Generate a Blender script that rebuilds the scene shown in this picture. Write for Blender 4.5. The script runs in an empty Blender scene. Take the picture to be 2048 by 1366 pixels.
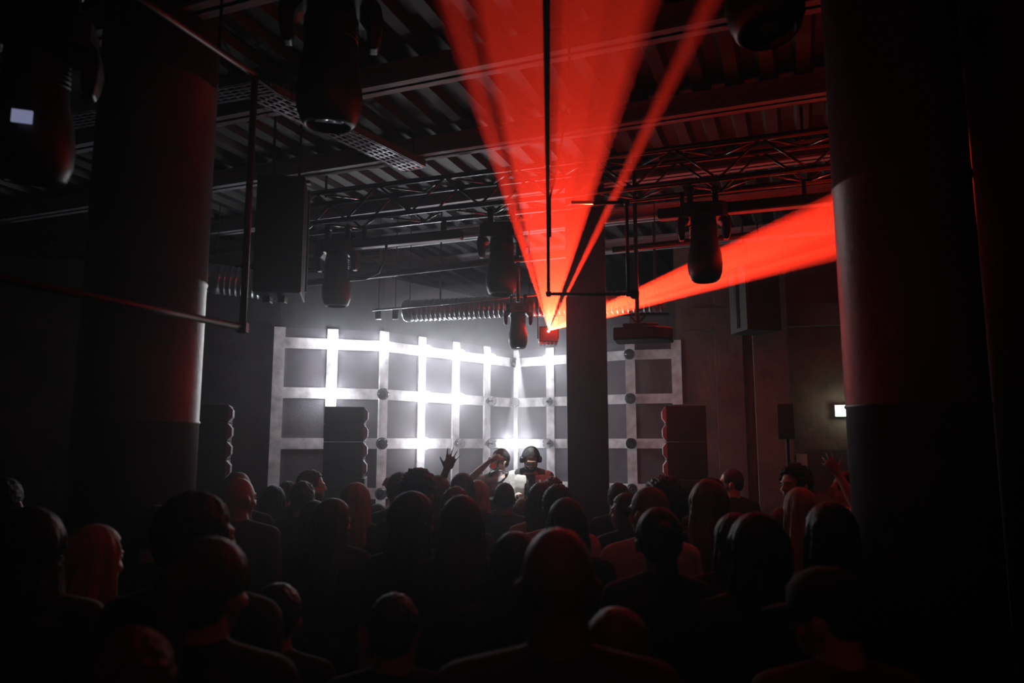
import bpy, bmesh, math, random
import numpy as np
from mathutils import Vector, Matrix, Euler, noise
random.seed(7)
R = math.radians
sc = bpy.context.scene
C = sc.collection

# ------------------------------------------------------------------ camera, world, exposure
F = 1490.0
PITCH = math.atan(204 / F)
CAMZ = 2.0
cam_d = bpy.data.cameras.new('camera')
cam_d.sensor_width = 36.0
cam_d.lens = F / 2048 * 36.0
cam_d.clip_start = 0.05
cam_d.dof.use_dof = True
cam_d.dof.focus_distance = 8.0
cam_d.dof.aperture_fstop = 2.0
cam = bpy.data.objects.new('camera', cam_d)
C.objects.link(cam)
cam.location = (0, 0, CAMZ)
cam.rotation_euler = (math.pi / 2 + PITCH, 0, 0)
sc.camera = cam
w = bpy.data.worlds.new('world'); sc.world = w; w.use_nodes = True
w.node_tree.nodes['Background'].inputs['Color'].default_value = (0.5, 0.6, 1, 1)
w.node_tree.nodes['Background'].inputs['Strength'].default_value = 0.0
wv = w.node_tree.nodes.new('ShaderNodeVolumeScatter')   # thin grey haze in the whole room
wv.inputs['Color'].default_value = (.93, .94, 1, 1); wv.inputs['Density'].default_value = .0115; wv.inputs['Anisotropy'].default_value = .8
w.node_tree.links.new(wv.outputs[0], w.node_tree.nodes['World Output'].inputs['Volume'])
sc.view_settings.view_transform = 'Standard'
sc.view_settings.look = 'None'
sc.view_settings.exposure = 0.0
sc.view_settings.gamma = 1.0
sc.view_settings.use_curve_mapping = False
sc.cycles.use_denoising = True
sc.cycles.max_bounces = 5
sc.cycles.diffuse_bounces = 2
sc.cycles.glossy_bounces = 3
sc.cycles.transmission_bounces = 4
sc.cycles.transparent_max_bounces = 12
sc.cycles.volume_bounces = 0
sc.cycles.caustics_reflective = False
sc.cycles.caustics_refractive = False
sc.cycles.sample_clamp_indirect = 3.0

def lamp(kind, name, loc, energy, color=(1, 1, 1), radius=0.05, aim=None, **kw):
    d = bpy.data.lights.new(name, kind); d.energy = energy; d.color = color
    if kind in ('POINT', 'SPOT'): d.shadow_soft_size = radius
    for k, v in kw.items(): setattr(d, k, v)
    o = bpy.data.objects.new(name, d); C.objects.link(o); o.location = loc
    if aim is not None:
        o.rotation_euler = (Vector(aim) - Vector(loc)).to_track_quat('-Z', 'Y').to_euler()
    return o

def P(px, py, Y):
    u = (px - 1024) / F; v = (683 - py) / F
    k = Y / (math.cos(PITCH) - v * math.sin(PITCH))
    return Vector((u * k, Y, CAMZ + (math.sin(PITCH) + v * math.cos(PITCH)) * k))

# faint red and blue fill lights added behind the camera
lamp('AREA', 'red_fill_light', (1.6, -2.5, 4.0), 2.0, (1, .15, .11), aim=(0.3, 4, 1.2), size=0.8)
lamp('AREA', 'blue_fill_light', (-3.5, -2.0, 4.1), .4, (.55, .7, 1), aim=(-1.0, 5, 2.0), size=0.8)

# ------------------------------------------------------------------ materials
def principled(name, col, rough=.6, metal=0.0, noise_amt=0.0, scale=8.0, bump=0.0, bscale=None, emis=None, estr=0, stretch=None, spec=None):
    m = bpy.data.materials.new(name); m.use_nodes = True
    nt = m.node_tree; b = nt.nodes['Principled BSDF']
    b.inputs['Base Color'].default_value = (*col, 1)
    b.inputs['Roughness'].default_value = rough
    b.inputs['Metallic'].default_value = metal
    if spec is not None: b.inputs['Specular IOR Level'].default_value = spec
    if noise_amt or bump:
        tc = nt.nodes.new('ShaderNodeTexCoord'); mp = nt.nodes.new('ShaderNodeMapping')
        nt.links.new(tc.outputs['Object'], mp.inputs['Vector'])
        if stretch: mp.inputs['Scale'].default_value = stretch
        n = nt.nodes.new('ShaderNodeTexNoise'); n.inputs['Scale'].default_value = scale; n.inputs['Detail'].default_value = 6
        nt.links.new(mp.outputs[0], n.inputs['Vector'])
        if noise_amt:
            r = nt.nodes.new('ShaderNodeValToRGB')
            r.color_ramp.elements[0].position = .3; r.color_ramp.elements[1].position = .7
            lo = [max(0, c * (1 - noise_amt)) for c in col]; hi = [min(1, c * (1 + noise_amt)) for c in col]
            r.color_ramp.elements[0].color = (*lo, 1); r.color_ramp.elements[1].color = (*hi, 1)
            nt.links.new(n.outputs['Fac'], r.inputs['Fac']); nt.links.new(r.outputs['Color'], b.inputs['Base Color'])
            if emis is not None:
                mx = nt.nodes.new('ShaderNodeMix'); mx.data_type = 'RGBA'
                r2 = nt.nodes.new('ShaderNodeValToRGB')
                r2.color_ramp.elements[0].position = .32; r2.color_ramp.elements[1].position = .68
                r2.color_ramp.elements[0].color = (*[c * .62 for c in emis], 1); r2.color_ramp.elements[1].color = (*emis, 1)
                nt.links.new(n.outputs['Fac'], r2.inputs['Fac']); nt.links.new(r2.outputs['Color'], b.inputs['Emission Color'])
        if bump:
            n2 = n
            if bscale:
                n2 = nt.nodes.new('ShaderNodeTexNoise'); n2.inputs['Scale'].default_value = bscale; n2.inputs['Detail'].default_value = 4
                nt.links.new(mp.outputs[0], n2.inputs['Vector'])
            bp = nt.nodes.new('ShaderNodeBump'); bp.inputs['Strength'].default_value = bump; bp.inputs['Distance'].default_value = .01
            nt.links.new(n2.outputs['Fac'], bp.inputs['Height']); nt.links.new(bp.outputs['Normal'], b.inputs['Normal'])
    if emis is not None:
        if not noise_amt: b.inputs['Emission Color'].default_value = (*emis, 1)
        b.inputs['Emission Strength'].default_value = estr
    return m
M = {}
M['wall'] = principled('dark_plaster', (.06, .06, .07), .75, noise_amt=.25, scale=3, bump=.2, bscale=30)
M['panel'] = principled('grey_felt_panel', (.105, .10, .118), .8, noise_amt=.18, scale=4, bump=.2, bscale=60)
M['strip'] = principled('marbled_glow_strip', (.5, .48, .5), .55, noise_amt=.45, scale=7, emis=(.60, .53, .58), estr=.11)  # emission put into the strips in place of the projector's light
M['brickwall'] = principled('sooty_brick', (.15, .115, .10), .85, noise_amt=.45, scale=2.6, bump=.8, bscale=16)
M['floor'] = principled('dark_floor', (.03, .03, .032), .4, noise_amt=.3, scale=4)
M['ceiling'] = principled('painted_decking', (.007, .0075, .009), .6, noise_amt=.2, scale=5)
M['beam'] = principled('pale_steel_beam', (.26, .27, .3), .5, noise_amt=.15, scale=4)
M['column'] = principled('painted_column', (.085, .09, .105), .42, noise_amt=.12, scale=6, bump=.25, bscale=25)
M['pillar'] = principled('black_painted_pillar', (.035, .033, .037), .6, noise_amt=.2, scale=6, bump=.2, bscale=30)
M['galv'] = principled('galvanised_duct', (.42, .44, .47), .32, .85, noise_amt=.12, scale=9)
M['tray'] = principled('perforated_tray_steel', (.3, .31, .34), .4, .7, noise_amt=.2, scale=9)
M['truss'] = principled('aluminium_truss', (.14, .14, .145), .22, .9, noise_amt=.15, scale=20)
M['blackmetal'] = principled('black_powder_coat', (.018, .018, .02), .38, .3, noise_amt=.2, scale=20)
M['redpipe'] = principled('dark_oxide_pipe', (.11, .06, .06), .45, .4, noise_amt=.2, scale=20)
M['blackplastic'] = principled('black_plastic', (.008, .008, .009), .42, noise_amt=.1, scale=20)
M['speaker'] = principled('textured_black_box', (.016, .017, .02), .6, noise_amt=.2, scale=40, bump=.4, bscale=120)
M['waveguide'] = principled('grey_waveguide', (.42, .42, .46), .5, noise_amt=.1, scale=20)
M['paper'] = principled('white_paper', (.5, .47, .55), .8, noise_amt=.06, scale=3)
M['cable'] = principled('black_rubber', (.01, .01, .01), .5)
M['screen'] = principled('lit_display', (.2, .2, .3), .3, emis=(.5, .55, .9), estr=.3)
M['led_red'] = principled('red_indicator', (.5, 0, 0), .3, emis=(1, .05, .04), estr=3)
M['exit'] = principled('exit_sign_face', (.9, 1, .9), .4, emis=(.85, 1, .78), estr=3.2)
M['exit_green'] = principled('exit_sign_green', (.02, .35, .08), .4, emis=(.25, .8, .3), estr=.8)
M['lamp_on'] = principled('glowing_bulb', (1, 1, 1), .3, emis=(.93, .95, 1), estr=40)
M['beam_lens'] = principled('lit_lens', (1, 1, 1), .2, emis=(.9, .94, 1), estr=12)
M['laser_lens'] = principled('laser_aperture', (1, .2, .1), .2, emis=(1, .16, .08), estr=60)
def glass(name, col=(1, 1, 1), rough=.03):
    m = bpy.data.materials.new(name); m.use_nodes = True; nt = m.node_tree
    b = nt.nodes['Principled BSDF']; b.inputs['Base Color'].default_value = (*col, 1)
    b.inputs['Roughness'].default_value = rough; b.inputs['Transmission Weight'].default_value = 1; b.inputs['IOR'].default_value = 1.45
    return m
M['lens'] = principled('dark_glass_lens', (.05, .055, .07), .06, .6)
M['globe'] = glass('clear_bulb_glass', (.97, .97, 1), .04)
M['cup'] = glass('clear_cup', (.9, .85, .85), .08)
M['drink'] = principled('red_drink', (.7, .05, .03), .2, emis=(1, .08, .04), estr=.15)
M['filament'] = principled('bulb_socket', (.2, .19, .2), .3, .8)
SK = {k: principled('skin_' + k, c, .48, noise_amt=.08, scale=12, bump=.1, bscale=80) for k, c in
      dict(fair=(.52, .33, .26), tan=(.40, .24, .17), brown=(.2, .11, .075), pale=(.6, .42, .36)).items()}
def hairmat(name, c):
    return principled(name, c, .58, noise_amt=.4, scale=22, bump=.8, bscale=45, stretch=(1, 1, .12), spec=.3)
HM = {k: hairmat(k + '_hair', c) for k, c in dict(black=(.012, .010, .010), brown=(.045, .026, .018), blonde=(.32, .22, .13), red=(.12, .045, .025), grey=(.22, .21, .21)).items()}
def cloth(name, c):
    return principled(name + '_cloth', c, .85, noise_amt=.12, scale=14, bump=.5, bscale=9)
CM = {k: cloth(k, c) for k, c in dict(black=(.014, .014, .016), charcoal=(.045, .045, .05), grey=(.13, .14, .145), midgrey=(.30, .31, .33), cream=(.72, .71, .66), white=(.62, .56, .54), orange=(.6, .18, .07),
      navy=(.02, .025, .05), wine=(.12, .02, .03), pink=(.5, .26, .27), jeans=(.04, .055, .1)).items()}
M['shoe'] = principled('dark_shoe', (.02, .02, .02), .5)
M['eye'] = principled('eye_white', (.5, .48, .46), .15)

# ------------------------------------------------------------------ helpers
def tag(o, label=None, cat=None, group=None, kind=None):
    if label: o['label'] = label
    if cat: o['category'] = cat
    if group: o['group'] = group
    if kind: o['kind'] = kind
    return o
def empty(name, loc=(0, 0, 0), rz=0, label=None, cat=None, group=None):
    o = bpy.data.objects.new(name, None); C.objects.link(o); o.location = loc; o.rotation_euler = (0, 0, rz)
    o.empty_display_size = .1
    return tag(o, label, cat, group)
def obj(name, bm, mat, parent=None, smooth=None, bevel=0):
    me = bpy.data.meshes.new(name)
    bmesh.ops.recalc_face_normals(bm, faces=bm.faces)
    bm.to_mesh(me); bm.free()
    if smooth: me.shade_smooth() if smooth is True else me.shade_smooth()
    if mat: me.materials.append(mat)
    o = bpy.data.objects.new(name, me); C.objects.link(o)
    if smooth == 'angle':
        md = o.modifiers.new('ws', 'WEIGHTED_NORMAL')
        for e in me.edges: pass
    if bevel:
        b = o.modifiers.new('bevel', 'BEVEL'); b.width = bevel; b.segments = 2; b.limit_method = 'ANGLE'
    if parent: o.parent = parent
    return o
def box(bm, c, s, rot=None):
    m = Matrix.Translation(c) @ (rot.to_4x4() if rot else Matrix.Identity(4)) @ Matrix.Diagonal((*s, 1))
    return bmesh.ops.create_cube(bm, size=1, matrix=m)['verts']
_SPH = {}
def ell(bm, c, r, seg=16, rot=None):
    if not hasattr(r, '__len__'): r = (r, r, r)
    nv = max(6, seg // 2 + 2)
    if (seg, nv) not in _SPH:
        vs = [(0, 0, 1)] + [(math.sin(math.pi * j / nv) * math.cos(2 * math.pi * i / seg), math.sin(math.pi * j / nv) * math.sin(2 * math.pi * i / seg), math.cos(math.pi * j / nv)) for j in range(1, nv) for i in range(seg)] + [(0, 0, -1)]
        fs = [(0, 1 + i, 1 + (i + 1) % seg) for i in range(seg)]
        for j in range(nv - 2):
            for i in range(seg):
                p = 1 + j * seg; fs.append((p + i, p + seg + i, p + seg + (i + 1) % seg, p + (i + 1) % seg))
        p = 1 + (nv - 2) * seg; fs += [(len(vs) - 1, p + (i + 1) % seg, p + i) for i in range(seg)]
        _SPH[(seg, nv)] = (vs, fs)
    vs, fs = _SPH[(seg, nv)]
    m = Matrix.Translation(c) @ (rot.to_4x4() if rot else Matrix.Identity(4)) @ Matrix.Diagonal((*r, 1))
    nw = [bm.verts.new(m @ Vector(v)) for v in vs]
    for f in fs: bm.faces.new([nw[k] for k in f])
    return nw
def cyl(bm, a, b, r0, r1=None, seg=12):
    a = Vector(a); b = Vector(b); d = b - a
    if d.length < 1e-6: return
    r1 = r0 if r1 is None else r1
    q = d.to_track_quat('Z', 'Y').to_matrix()
    cs = [q @ Vector((math.cos(2 * math.pi * k / seg), math.sin(2 * math.pi * k / seg), 0)) for k in range(seg)]
    v0 = [bm.verts.new(a + v * r0) for v in cs]; v1 = [bm.verts.new(b + v * r1) for v in cs]
    for k in range(seg): bm.faces.new((v0[k], v0[(k + 1) % seg], v1[(k + 1) % seg], v1[k]))
    bm.faces.new(list(reversed(v0))); bm.faces.new(v1)
    return v0 + v1
def cap(bm, a, b, r0, r1, seg=12):
    cyl(bm, a, b, r0, r1, seg); ell(bm, a, r0, seg); ell(bm, b, r1, seg)
def loft(bm, rings, closed=True):
    """rings: lists of Vectors, the same count in each"""
    vs = [[bm.verts.new(p) for p in rg] for rg in rings]
    n = len(vs[0])
    for a, b in zip(vs, vs[1:]):
        for i in range(n): bm.faces.new((a[i], a[(i + 1) % n], b[(i + 1) % n], b[i]))
    if closed:
        bm.faces.new(list(reversed(vs[0]))); bm.faces.new(vs[-1])
def lathe(bm, prof, seg=24, M4=None):
    rings = []
    for r, z in prof:
        rg = [Vector((r * math.cos(2 * math.pi * i / seg), r * math.sin(2 * math.pi * i / seg), z)) for i in range(seg)]
        rings.append([M4 @ p for p in rg] if M4 else rg)
    loft(bm, rings)
def pathtube(bm, pts, r, seg=8):
    pts = [Vector(p) for p in pts]; rings = []
    for i, p in enumerate(pts):
        d = (pts[min(i + 1, len(pts) - 1)] - pts[max(i - 1, 0)]).normalized()
        q = d.to_track_quat('Z', 'Y').to_matrix()
        rings.append([p + q @ Vector((r * math.cos(2 * math.pi * k / seg), r * math.sin(2 * math.pi * k / seg), 0)) for k in range(seg)])
    loft(bm, rings)
def NB(): return bmesh.new()
def copy_tree(o, parent=None):
    c = o.copy(); C.objects.link(c)
    if parent: c.parent = parent
    for ch in list(o.children): copy_tree(ch, c)
    return c

# ------------------------------------------------------------------ the setting
S = .59
CZ = 4.62
def prism(bm, pts, z0, z1):
    v0 = [Vector((x, y, z0)) for x, y in pts]; v1 = [Vector((x, y, z1)) for x, y in pts]
    loft(bm, [v0, v1])
bm = NB(); box(bm, (0, 4, -.05), (14, 20, .1)); tag(obj('floor', bm, M['floor']), kind='structure')
bm = NB()
DA = R(-21)                                # the building's axis: beams and truss run along this
ax = Vector((math.cos(DA), math.sin(DA), 0)); ay = Vector((-ax.y, ax.x, 0))
prof = []
x = -9.5
while x < 9.5:
    prof += [(x, 0), (x + .09, 0), (x + .12, .06), (x + .21, .06)]; x += .24
rings = []
for yy in (-8, 18):
    lo = [ax * px_ + ay * yy + Vector((0, 0, CZ + pz_)) for px_, pz_ in prof]
    hi = [ax * px_ + ay * yy + Vector((0, 0, CZ + .2)) for px_, pz_ in reversed(prof)]
    rings.append(lo + hi)
loft(bm, rings); tag(obj('ceiling', bm, M['ceiling']), kind='structure')
WP = [(-6.6, 7.85), (-2.74, 8.70), (-2.16, 8.83), (-1.575, 9.06), (.04, 10.97), (1.59, 9.97), (2.18, 9.82), (6.6, 8.75)]
def wallseg(name, a, b, z0, z1, mat, th=.14):
    a = Vector((*a, 0)); b = Vector((*b, 0)); d = (b - a).normalized(); n = Vector((-d.y, d.x, 0))
    bm = NB(); prism(bm, [tuple((a)[:2]), tuple(b[:2]), tuple((b + n * th)[:2]), tuple((a + n * th)[:2])], z0, z1)
    return tag(obj(name, bm, mat), kind='structure')
WT = 4.05
wallseg('wall_back_left', WP[0], WP[1], 0, WT, M['wall'])
ZG = CAMZ + 2.31 * S
for nm_, i_, j_ in (('wall_back_left', 1, 3), ('wall_back_left', 3, 4), ('wall_back_right', 4, 5), ('wall_back_right', 5, 6)):
    wallseg(nm_, WP[i_], WP[j_], 0, ZG, M['panel']); wallseg(nm_, WP[i_], WP[j_], ZG, WT, M['wall'])
wallseg('wall_back_right', WP[6], WP[7], 0, CZ, M['brickwall'])
bm = NB(); box(bm, (0, 13.3, 2.3), (14, .15, 4.64)); tag(obj('wall_far', bm, M['wall']), kind='structure')
bm = NB(); box(bm, (-6.5, 4, 2.3), (.15, 19, 4.64)); tag(obj('wall_left', bm, M['wall']), kind='structure')
bm = NB(); box(bm, (5.6, 4, 2.3), (.15, 19, 4.64)); tag(obj('wall_right', bm, M['brickwall']), kind='structure')
bm = NB(); box(bm, (2.45, -.9, 2.3), (.2, 9.1, 4.6)); tag(obj('wall_right', bm, M['pillar']), kind='structure')
bm = NB(); box(bm, (0, -5.5, 2.3), (14, .15, 4.64)); tag(obj('wall_rear', bm, M['wall']), kind='structure')
def wy(x):                                   # the right hand wall's front face at x
    a, b = WP[6], WP[7]; t = (x - a[0]) / (b[0] - a[0]); return a[1] + t * (b[1] - a[1])
wdr = math.atan2(WP[7][1] - WP[6][1], WP[7][0] - WP[6][0])
for k, (xa, wd, dp) in enumerate(((2.83, .34, .10), (3.32, .42, .22))):
    bm = NB(); box(bm, (0, -dp / 2, CZ / 2), (wd, dp, CZ)); o = obj('trim_%d' % (k + 1), bm, M['brickwall']); o.location = (xa, wy(xa), 0); o.rotation_euler.z = wdr; tag(o, kind='structure')
for k, zz in enumerate((3.62,)):
    bm = NB(); box(bm, (0, -.06, zz), (4.4, .12, .28)); o = obj('trim_3', bm, M['brickwall']); o.location = (4.4, wy(4.4), 0); o.rotation_euler.z = wdr; tag(o, kind='structure')
# pale strip grid over the panels, its glow standing in for projected light
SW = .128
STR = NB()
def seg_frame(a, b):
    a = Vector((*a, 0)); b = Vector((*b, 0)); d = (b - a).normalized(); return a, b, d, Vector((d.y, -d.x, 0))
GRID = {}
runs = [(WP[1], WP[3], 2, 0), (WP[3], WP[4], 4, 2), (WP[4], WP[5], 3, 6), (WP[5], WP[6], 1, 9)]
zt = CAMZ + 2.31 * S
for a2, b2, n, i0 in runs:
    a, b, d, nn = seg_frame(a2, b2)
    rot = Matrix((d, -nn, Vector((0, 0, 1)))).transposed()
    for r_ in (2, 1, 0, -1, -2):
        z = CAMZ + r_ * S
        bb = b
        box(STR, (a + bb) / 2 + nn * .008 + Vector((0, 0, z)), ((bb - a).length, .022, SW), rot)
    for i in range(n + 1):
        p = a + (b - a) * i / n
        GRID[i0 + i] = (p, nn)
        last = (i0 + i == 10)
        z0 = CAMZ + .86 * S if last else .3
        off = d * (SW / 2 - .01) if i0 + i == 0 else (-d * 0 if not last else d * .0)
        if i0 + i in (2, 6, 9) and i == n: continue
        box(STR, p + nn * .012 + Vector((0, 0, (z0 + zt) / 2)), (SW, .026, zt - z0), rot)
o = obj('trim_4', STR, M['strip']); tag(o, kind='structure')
# ceiling beams, columns, pillar
def beam(y0, name='ceiling_beam', hw=.11, hh=.16, z=CZ):
    bm = NB(); c = Vector((0, y0, 0))
    rot = Matrix((ax, ay, Vector((0, 0, 1)))).transposed()
    box(bm, c + Vector((0, 0, z - .012)), (13, hw * 1.3, .024), rot)
    box(bm, c + Vector((0, 0, z - hh + .012)), (13, hw * 1.3, .024), rot)
    box(bm, c + Vector((0, 0, z - hh / 2)), (13, .03, hh), rot)
    return tag(obj(name, bm, M['beam']), kind='structure')
for y0 in (3.3, 4.6, 5.9, 7.25, 8.6, 9.95): beam(y0)
def round_column(name, c, r, seams):
    bm = NB(); z = 0; prof = []
    prof.append((r, 0))
    for s in seams: prof += [(r, s - .012), (r + .006, s - .006), (r + .006, s + .006), (r, s + .012)]
    prof.append((r, CZ))
    lathe(bm, prof, 64, Matrix.Translation((c[0], c[1], 0)))
    return tag(obj(name, bm, M['column'], smooth=True), kind='structure')
cl = P(392, 887, 4.2); cr = P(1697, 887, 3.7)
round_column('column', (cl.x - .335, 4.2), .32, (P(390, 845, 4.2).z, P(415, 562, 4.2).z, 4.1))
round_column('column', (cr.x + .345, 3.7), .32, (P(1690, 812, 3.7).z, P(1655, 370, 3.7).z))
pc = P(1178, 887, 6.9)
bm = NB(); box(bm, (0, 0, CZ / 2), (.375, .375, CZ)); o = obj('pillar', bm, M['pillar'], bevel=.01); o.location = (pc.x, 7.05, 0); o.rotation_euler.z = R(-4); tag(o, kind='structure')
# stage
bm = NB(); box(bm, (0, 8.08, .15), (2.7, 1.24, .3)); tag(obj('stage', bm, M['floor'], bevel=.01), 'low black stage floor that the two performers stand on', 'stage')

# ------------------------------------------------------------------ bulbs on the grid
LIT = {(1, 2), (2, 2), (3, 2), (4, 2), (5, 2), (7, 2), (1, 1), (3, 1), (4, 1), (3, 0), (6, 0)}
DARK = {(2, 1), (5, 1), (6, 1), (7, 1), (9, 1), (2, 0), (4, 0), (5, 0), (7, 0), (9, 0), (6, 2), (9, 2), (2, -1), (9, -1), (8, 2), (8, 1), (8, 0), (7, -1), (4, -1)}
colw = ['', 'first', 'second', 'third', 'fourth', 'fifth', 'corner', 'first', 'second', 'third']
roww = {2: 'top row', 1: 'second row', 0: 'third row', -1: 'bottom row'}
def wherebulb(i, r):
    if i < 6: return '%s column from the grid left end, %s' % (colw[i], roww[r])
    if i == 6: return 'column at the grid corner, %s' % roww[r]
    return '%s column right of the grid corner, %s' % (colw[i], roww[r])
def bulb(lit, i, r):
    p, nn = GRID[i]
    if i in (2, 6): nn = Vector((0.25 if i == 2 else 0, -1, 0)).normalized()
    q = nn.to_track_quat('Z', 'Y').to_matrix().to_4x4()
    base = p + nn * .028 + Vector((0, 0, CAMZ + r * S))
    t = empty('wall_bulb', base, 0, ('lit white lamp, ' if lit else 'unlit clear globe lamp, ') + wherebulb(i, r), 'lamp', 'round globe lamps on the strip grid')
    bm = NB(); lathe(bm, [(.034, -.02), (.034, .01), (.024, .018), (.024, .034)], 20, q); obj('lamp_socket', bm, M['filament'], t, smooth=False)
    bm = NB(); ell(bm, nn * .074, .073, 28); obj('glass_globe', bm, M['lamp_on'] if lit else M['globe'], t, smooth=True)
    if not lit:
        bm = NB(); cyl(bm, nn * .03, nn * .08, .005, .005, 10); ell(bm, nn * .08, .011, 10); obj('inner_filament', bm, M['filament'], t, smooth=True)
    else:
        e = 6.5 * (1.0 if r == 2 else .95)
        if (i, r) == (6, 0): e = 11
        lamp('POINT', 'wall_bulb_light', base + nn * .163, e, (.93, .95, 1), .014)
for i, r in sorted(LIT): bulb(True, i, r)
for i, r in sorted(DARK): bulb(False, i, r)

# ------------------------------------------------------------------ truss
TX = lambda x: 6.33 - .34 * x
tdir = Vector((1, -.34, 0)).normalized(); tperp = Vector((-tdir.y, tdir.x, 0))
tr = empty('lighting_truss', (0, TX(0), 4.06), 0, 'long aluminium box truss with zigzag bracing carrying the moving heads', 'truss')
TL0, TL1 = -2.25, 5.1
for a_, z_ in ((-.15, 0), (.15, 0), (-.15, .29), (.15, .29)):
    bm = NB(); cyl(bm, tdir * TL0 + tperp * a_ + Vector((0, 0, z_)), tdir * TL1 + tperp * a_ + Vector((0, 0, z_)), .0245, seg=14); obj('chord', bm, M['truss'], tr, smooth=True)
n = 22; st = (TL1 - TL0) / n
for face in range(4):
    bm = NB()
    for k in range(n):
        s0, s1 = TL0 + k * st, TL0 + (k + 1) * st
        up = k % 2
        if face < 2:
            a_ = (-.15, .15)[face]; p0 = (a_, .29 * up); p1 = (a_, .29 * (1 - up))
        else:
            z_ = (0, .29)[face - 2]; p0 = (.15 - .3 * up, z_); p1 = (.15 - .3 * (1 - up), z_)
        cyl(bm, tdir * s0 + tperp * p0[0] + Vector((0, 0, p0[1])), tdir * s1 + tperp * p1[0] + Vector((0, 0, p1[1])), .011, seg=8)
    obj('brace', bm, M['truss'], tr, smooth=True)
for s in (-1.9, .9, 2.4, 4.2):
    bm = NB(); cyl(bm, tdir * s + Vector((0, 0, .29)), tdir * s + Vector((0, 0, CZ - 4.06)), .012, seg=8)
    obj('hanger', bm, M['blackmetal'], tr)

# ------------------------------------------------------------------ moving heads
def moving_head(loc, rz, label, tilt=0, scale=1.0, lit=False, screen=False, clamp_top=None):
    t = empty('moving_head_light', loc, rz, label, 'stage light', 'hanging moving head lights')
    t.scale = (scale,) * 3
    for sx in (-.11, .11):
        bm = NB(); box(bm, (sx, 0, .0), (.05, .05, .14)); cyl(bm, (sx, -.03, .075), (sx, .03, .075), .034, seg=14)
        obj('clamp', bm, M['blackmetal'], t, bevel=.004)
    bm = NB()
    prism(bm, [(-.20, -.10), (-.15, -.14), (.15, -.14), (.20, -.10), (.20, .10), (.15, .14), (-.15, .14), (-.20, .10)], -.21, -.07)
    bs = obj('base_housing', bm, M['blackplastic'], t, bevel=.012)
    bm = NB(); box(bm, (0, -.143, -.14), (.12, .006, .06)); obj('display_panel', bm, M['lens'], bs)
    for sx in (-1, 1):
        bm = NB()
        pts = [(sx * .12, -.05), (sx * .21, -.06), (sx * .21, .06), (sx * .12, .05)]
        rings = []
        for z, x0, x1, d in ((-.15, .05, .19, .07), (-.20, .12, .225, .078), (-.26, .165, .235, .075), (-.34, .168, .228, .06), (-.39, .172, .215, .035)):
            rings.append([Vector((sx * x0, -d, z)), Vector((sx * x1, -d, z)), Vector((sx * x1, d, z)), Vector((sx * x0, d, z))])
        loft(bm, rings); obj('yoke_arm', bm, M['blackplastic'], t, bevel=.012)
    q = Matrix.Translation((0, 0, -.41)) @ Matrix.Rotation(tilt, 4, 'X') @ Matrix.Translation((0, 0, .41))
    bm = NB()
    lathe(bm, [(.09, -.19), (.11, -.20), (.118, -.26), (.120, -.36), (.126, -.44), (.146, -.53), (.152, -.62), (.145, -.69), (.125, -.745), (.105, -.765), (.100, -.755), (.098, -.70)], 32, q)
    hd = obj('lamp_housing', bm, M['blackplastic'], t, smooth=True)
    bm = NB()
    for k in range(5): lathe(bm, [(.116, -.26 - k * .022), (.126, -.265 - k * .022), (.126, -.272 - k * .022), (.116, -.277 - k * .022)], 32, q)
    obj('cooling_fin', bm, M['blackmetal'], hd, smooth=True)
    bm = NB(); lathe(bm, [(.001, -.735), (.06, -.745), (.096, -.73), (.096, -.71), (.001, -.71)], 28, q)
    obj('lens', bm, M['beam_lens'] if lit else M['lens'], hd, smooth=True)
    if screen:
        bm = NB(); box(bm, (.0, -.152, -.56), (.07, .012, .05)); obj('lit_display', bm, M['screen'], hd)
    return t
def at_truss(px, top=4.02):
    # x where the sight line of this pixel column meets the truss line
    u = (px - 1024) / F
    lo, hi = -5, 5
    x = 0
    for _ in range(30):
        y = TX(x); x = P(px, 480, y).x
    return x, TX(x)
for px, lab, tl in ((676, 'black moving head hanging from the truss over the left speaker stack', .03), (1003, 'black moving head hanging from the truss between the left one and the laser fan', -.04), (1408, 'black moving head hanging from the truss in front of the wide red laser beam', -.05)):
    x, y = at_truss(px); moving_head((x, y, 3.965), R(-8), lab, tl, scale=.9)
p = P(656, 250, 3.25); nmh = [(p.x, 3.25, p.z + .77)]
moving_head((p.x, 3.25, p.z + .77), R(12), 'large dark moving head close overhead, above the left hanging speaker', .1)
p = P(1525, 82, 2.75); moving_head((p.x, 2.75, p.z + .77), R(20), 'dark moving head cut off by the top edge, right of the thin laser beam', -.1); nmh.append((p.x, 2.75, p.z + .77))
p = P(55, 362, 2.9); moving_head((p.x, 2.9, p.z + .77), R(20), 'dark moving head with a small lit display at the far left edge', .2, screen=True); nmh.append((p.x, 2.9, p.z + .77))
for (x, y, z) in nmh:
    bm = NB(); cyl(bm, (x, y, z + .0), (x, y, CZ), .022, seg=12)
    tag(obj('drop_pipe', bm, M['blackmetal']), 'short black pipe holding the moving head ' + ('above the left hanging speaker' if x < -.5 and x > -1.3 else ('with the lit display' if x < -1.3 else 'cut off by the top edge')), 'pipe')
# the small moving head over the performers, lit
HY = 7.25
hp = P(1036, 698, HY)
moving_head((hp.x, HY, hp.z + .48), R(5), 'small moving head above the performers shining a narrow white beam down', 0, scale=.62, lit=True)
lamp('SPOT', 'moving_head_beam', (hp.x, HY, hp.z - .02), 260, (.93, .95, 1), .01, aim=P(1038, 965, 7.52), spot_size=R(19), spot_blend=.25)
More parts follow.
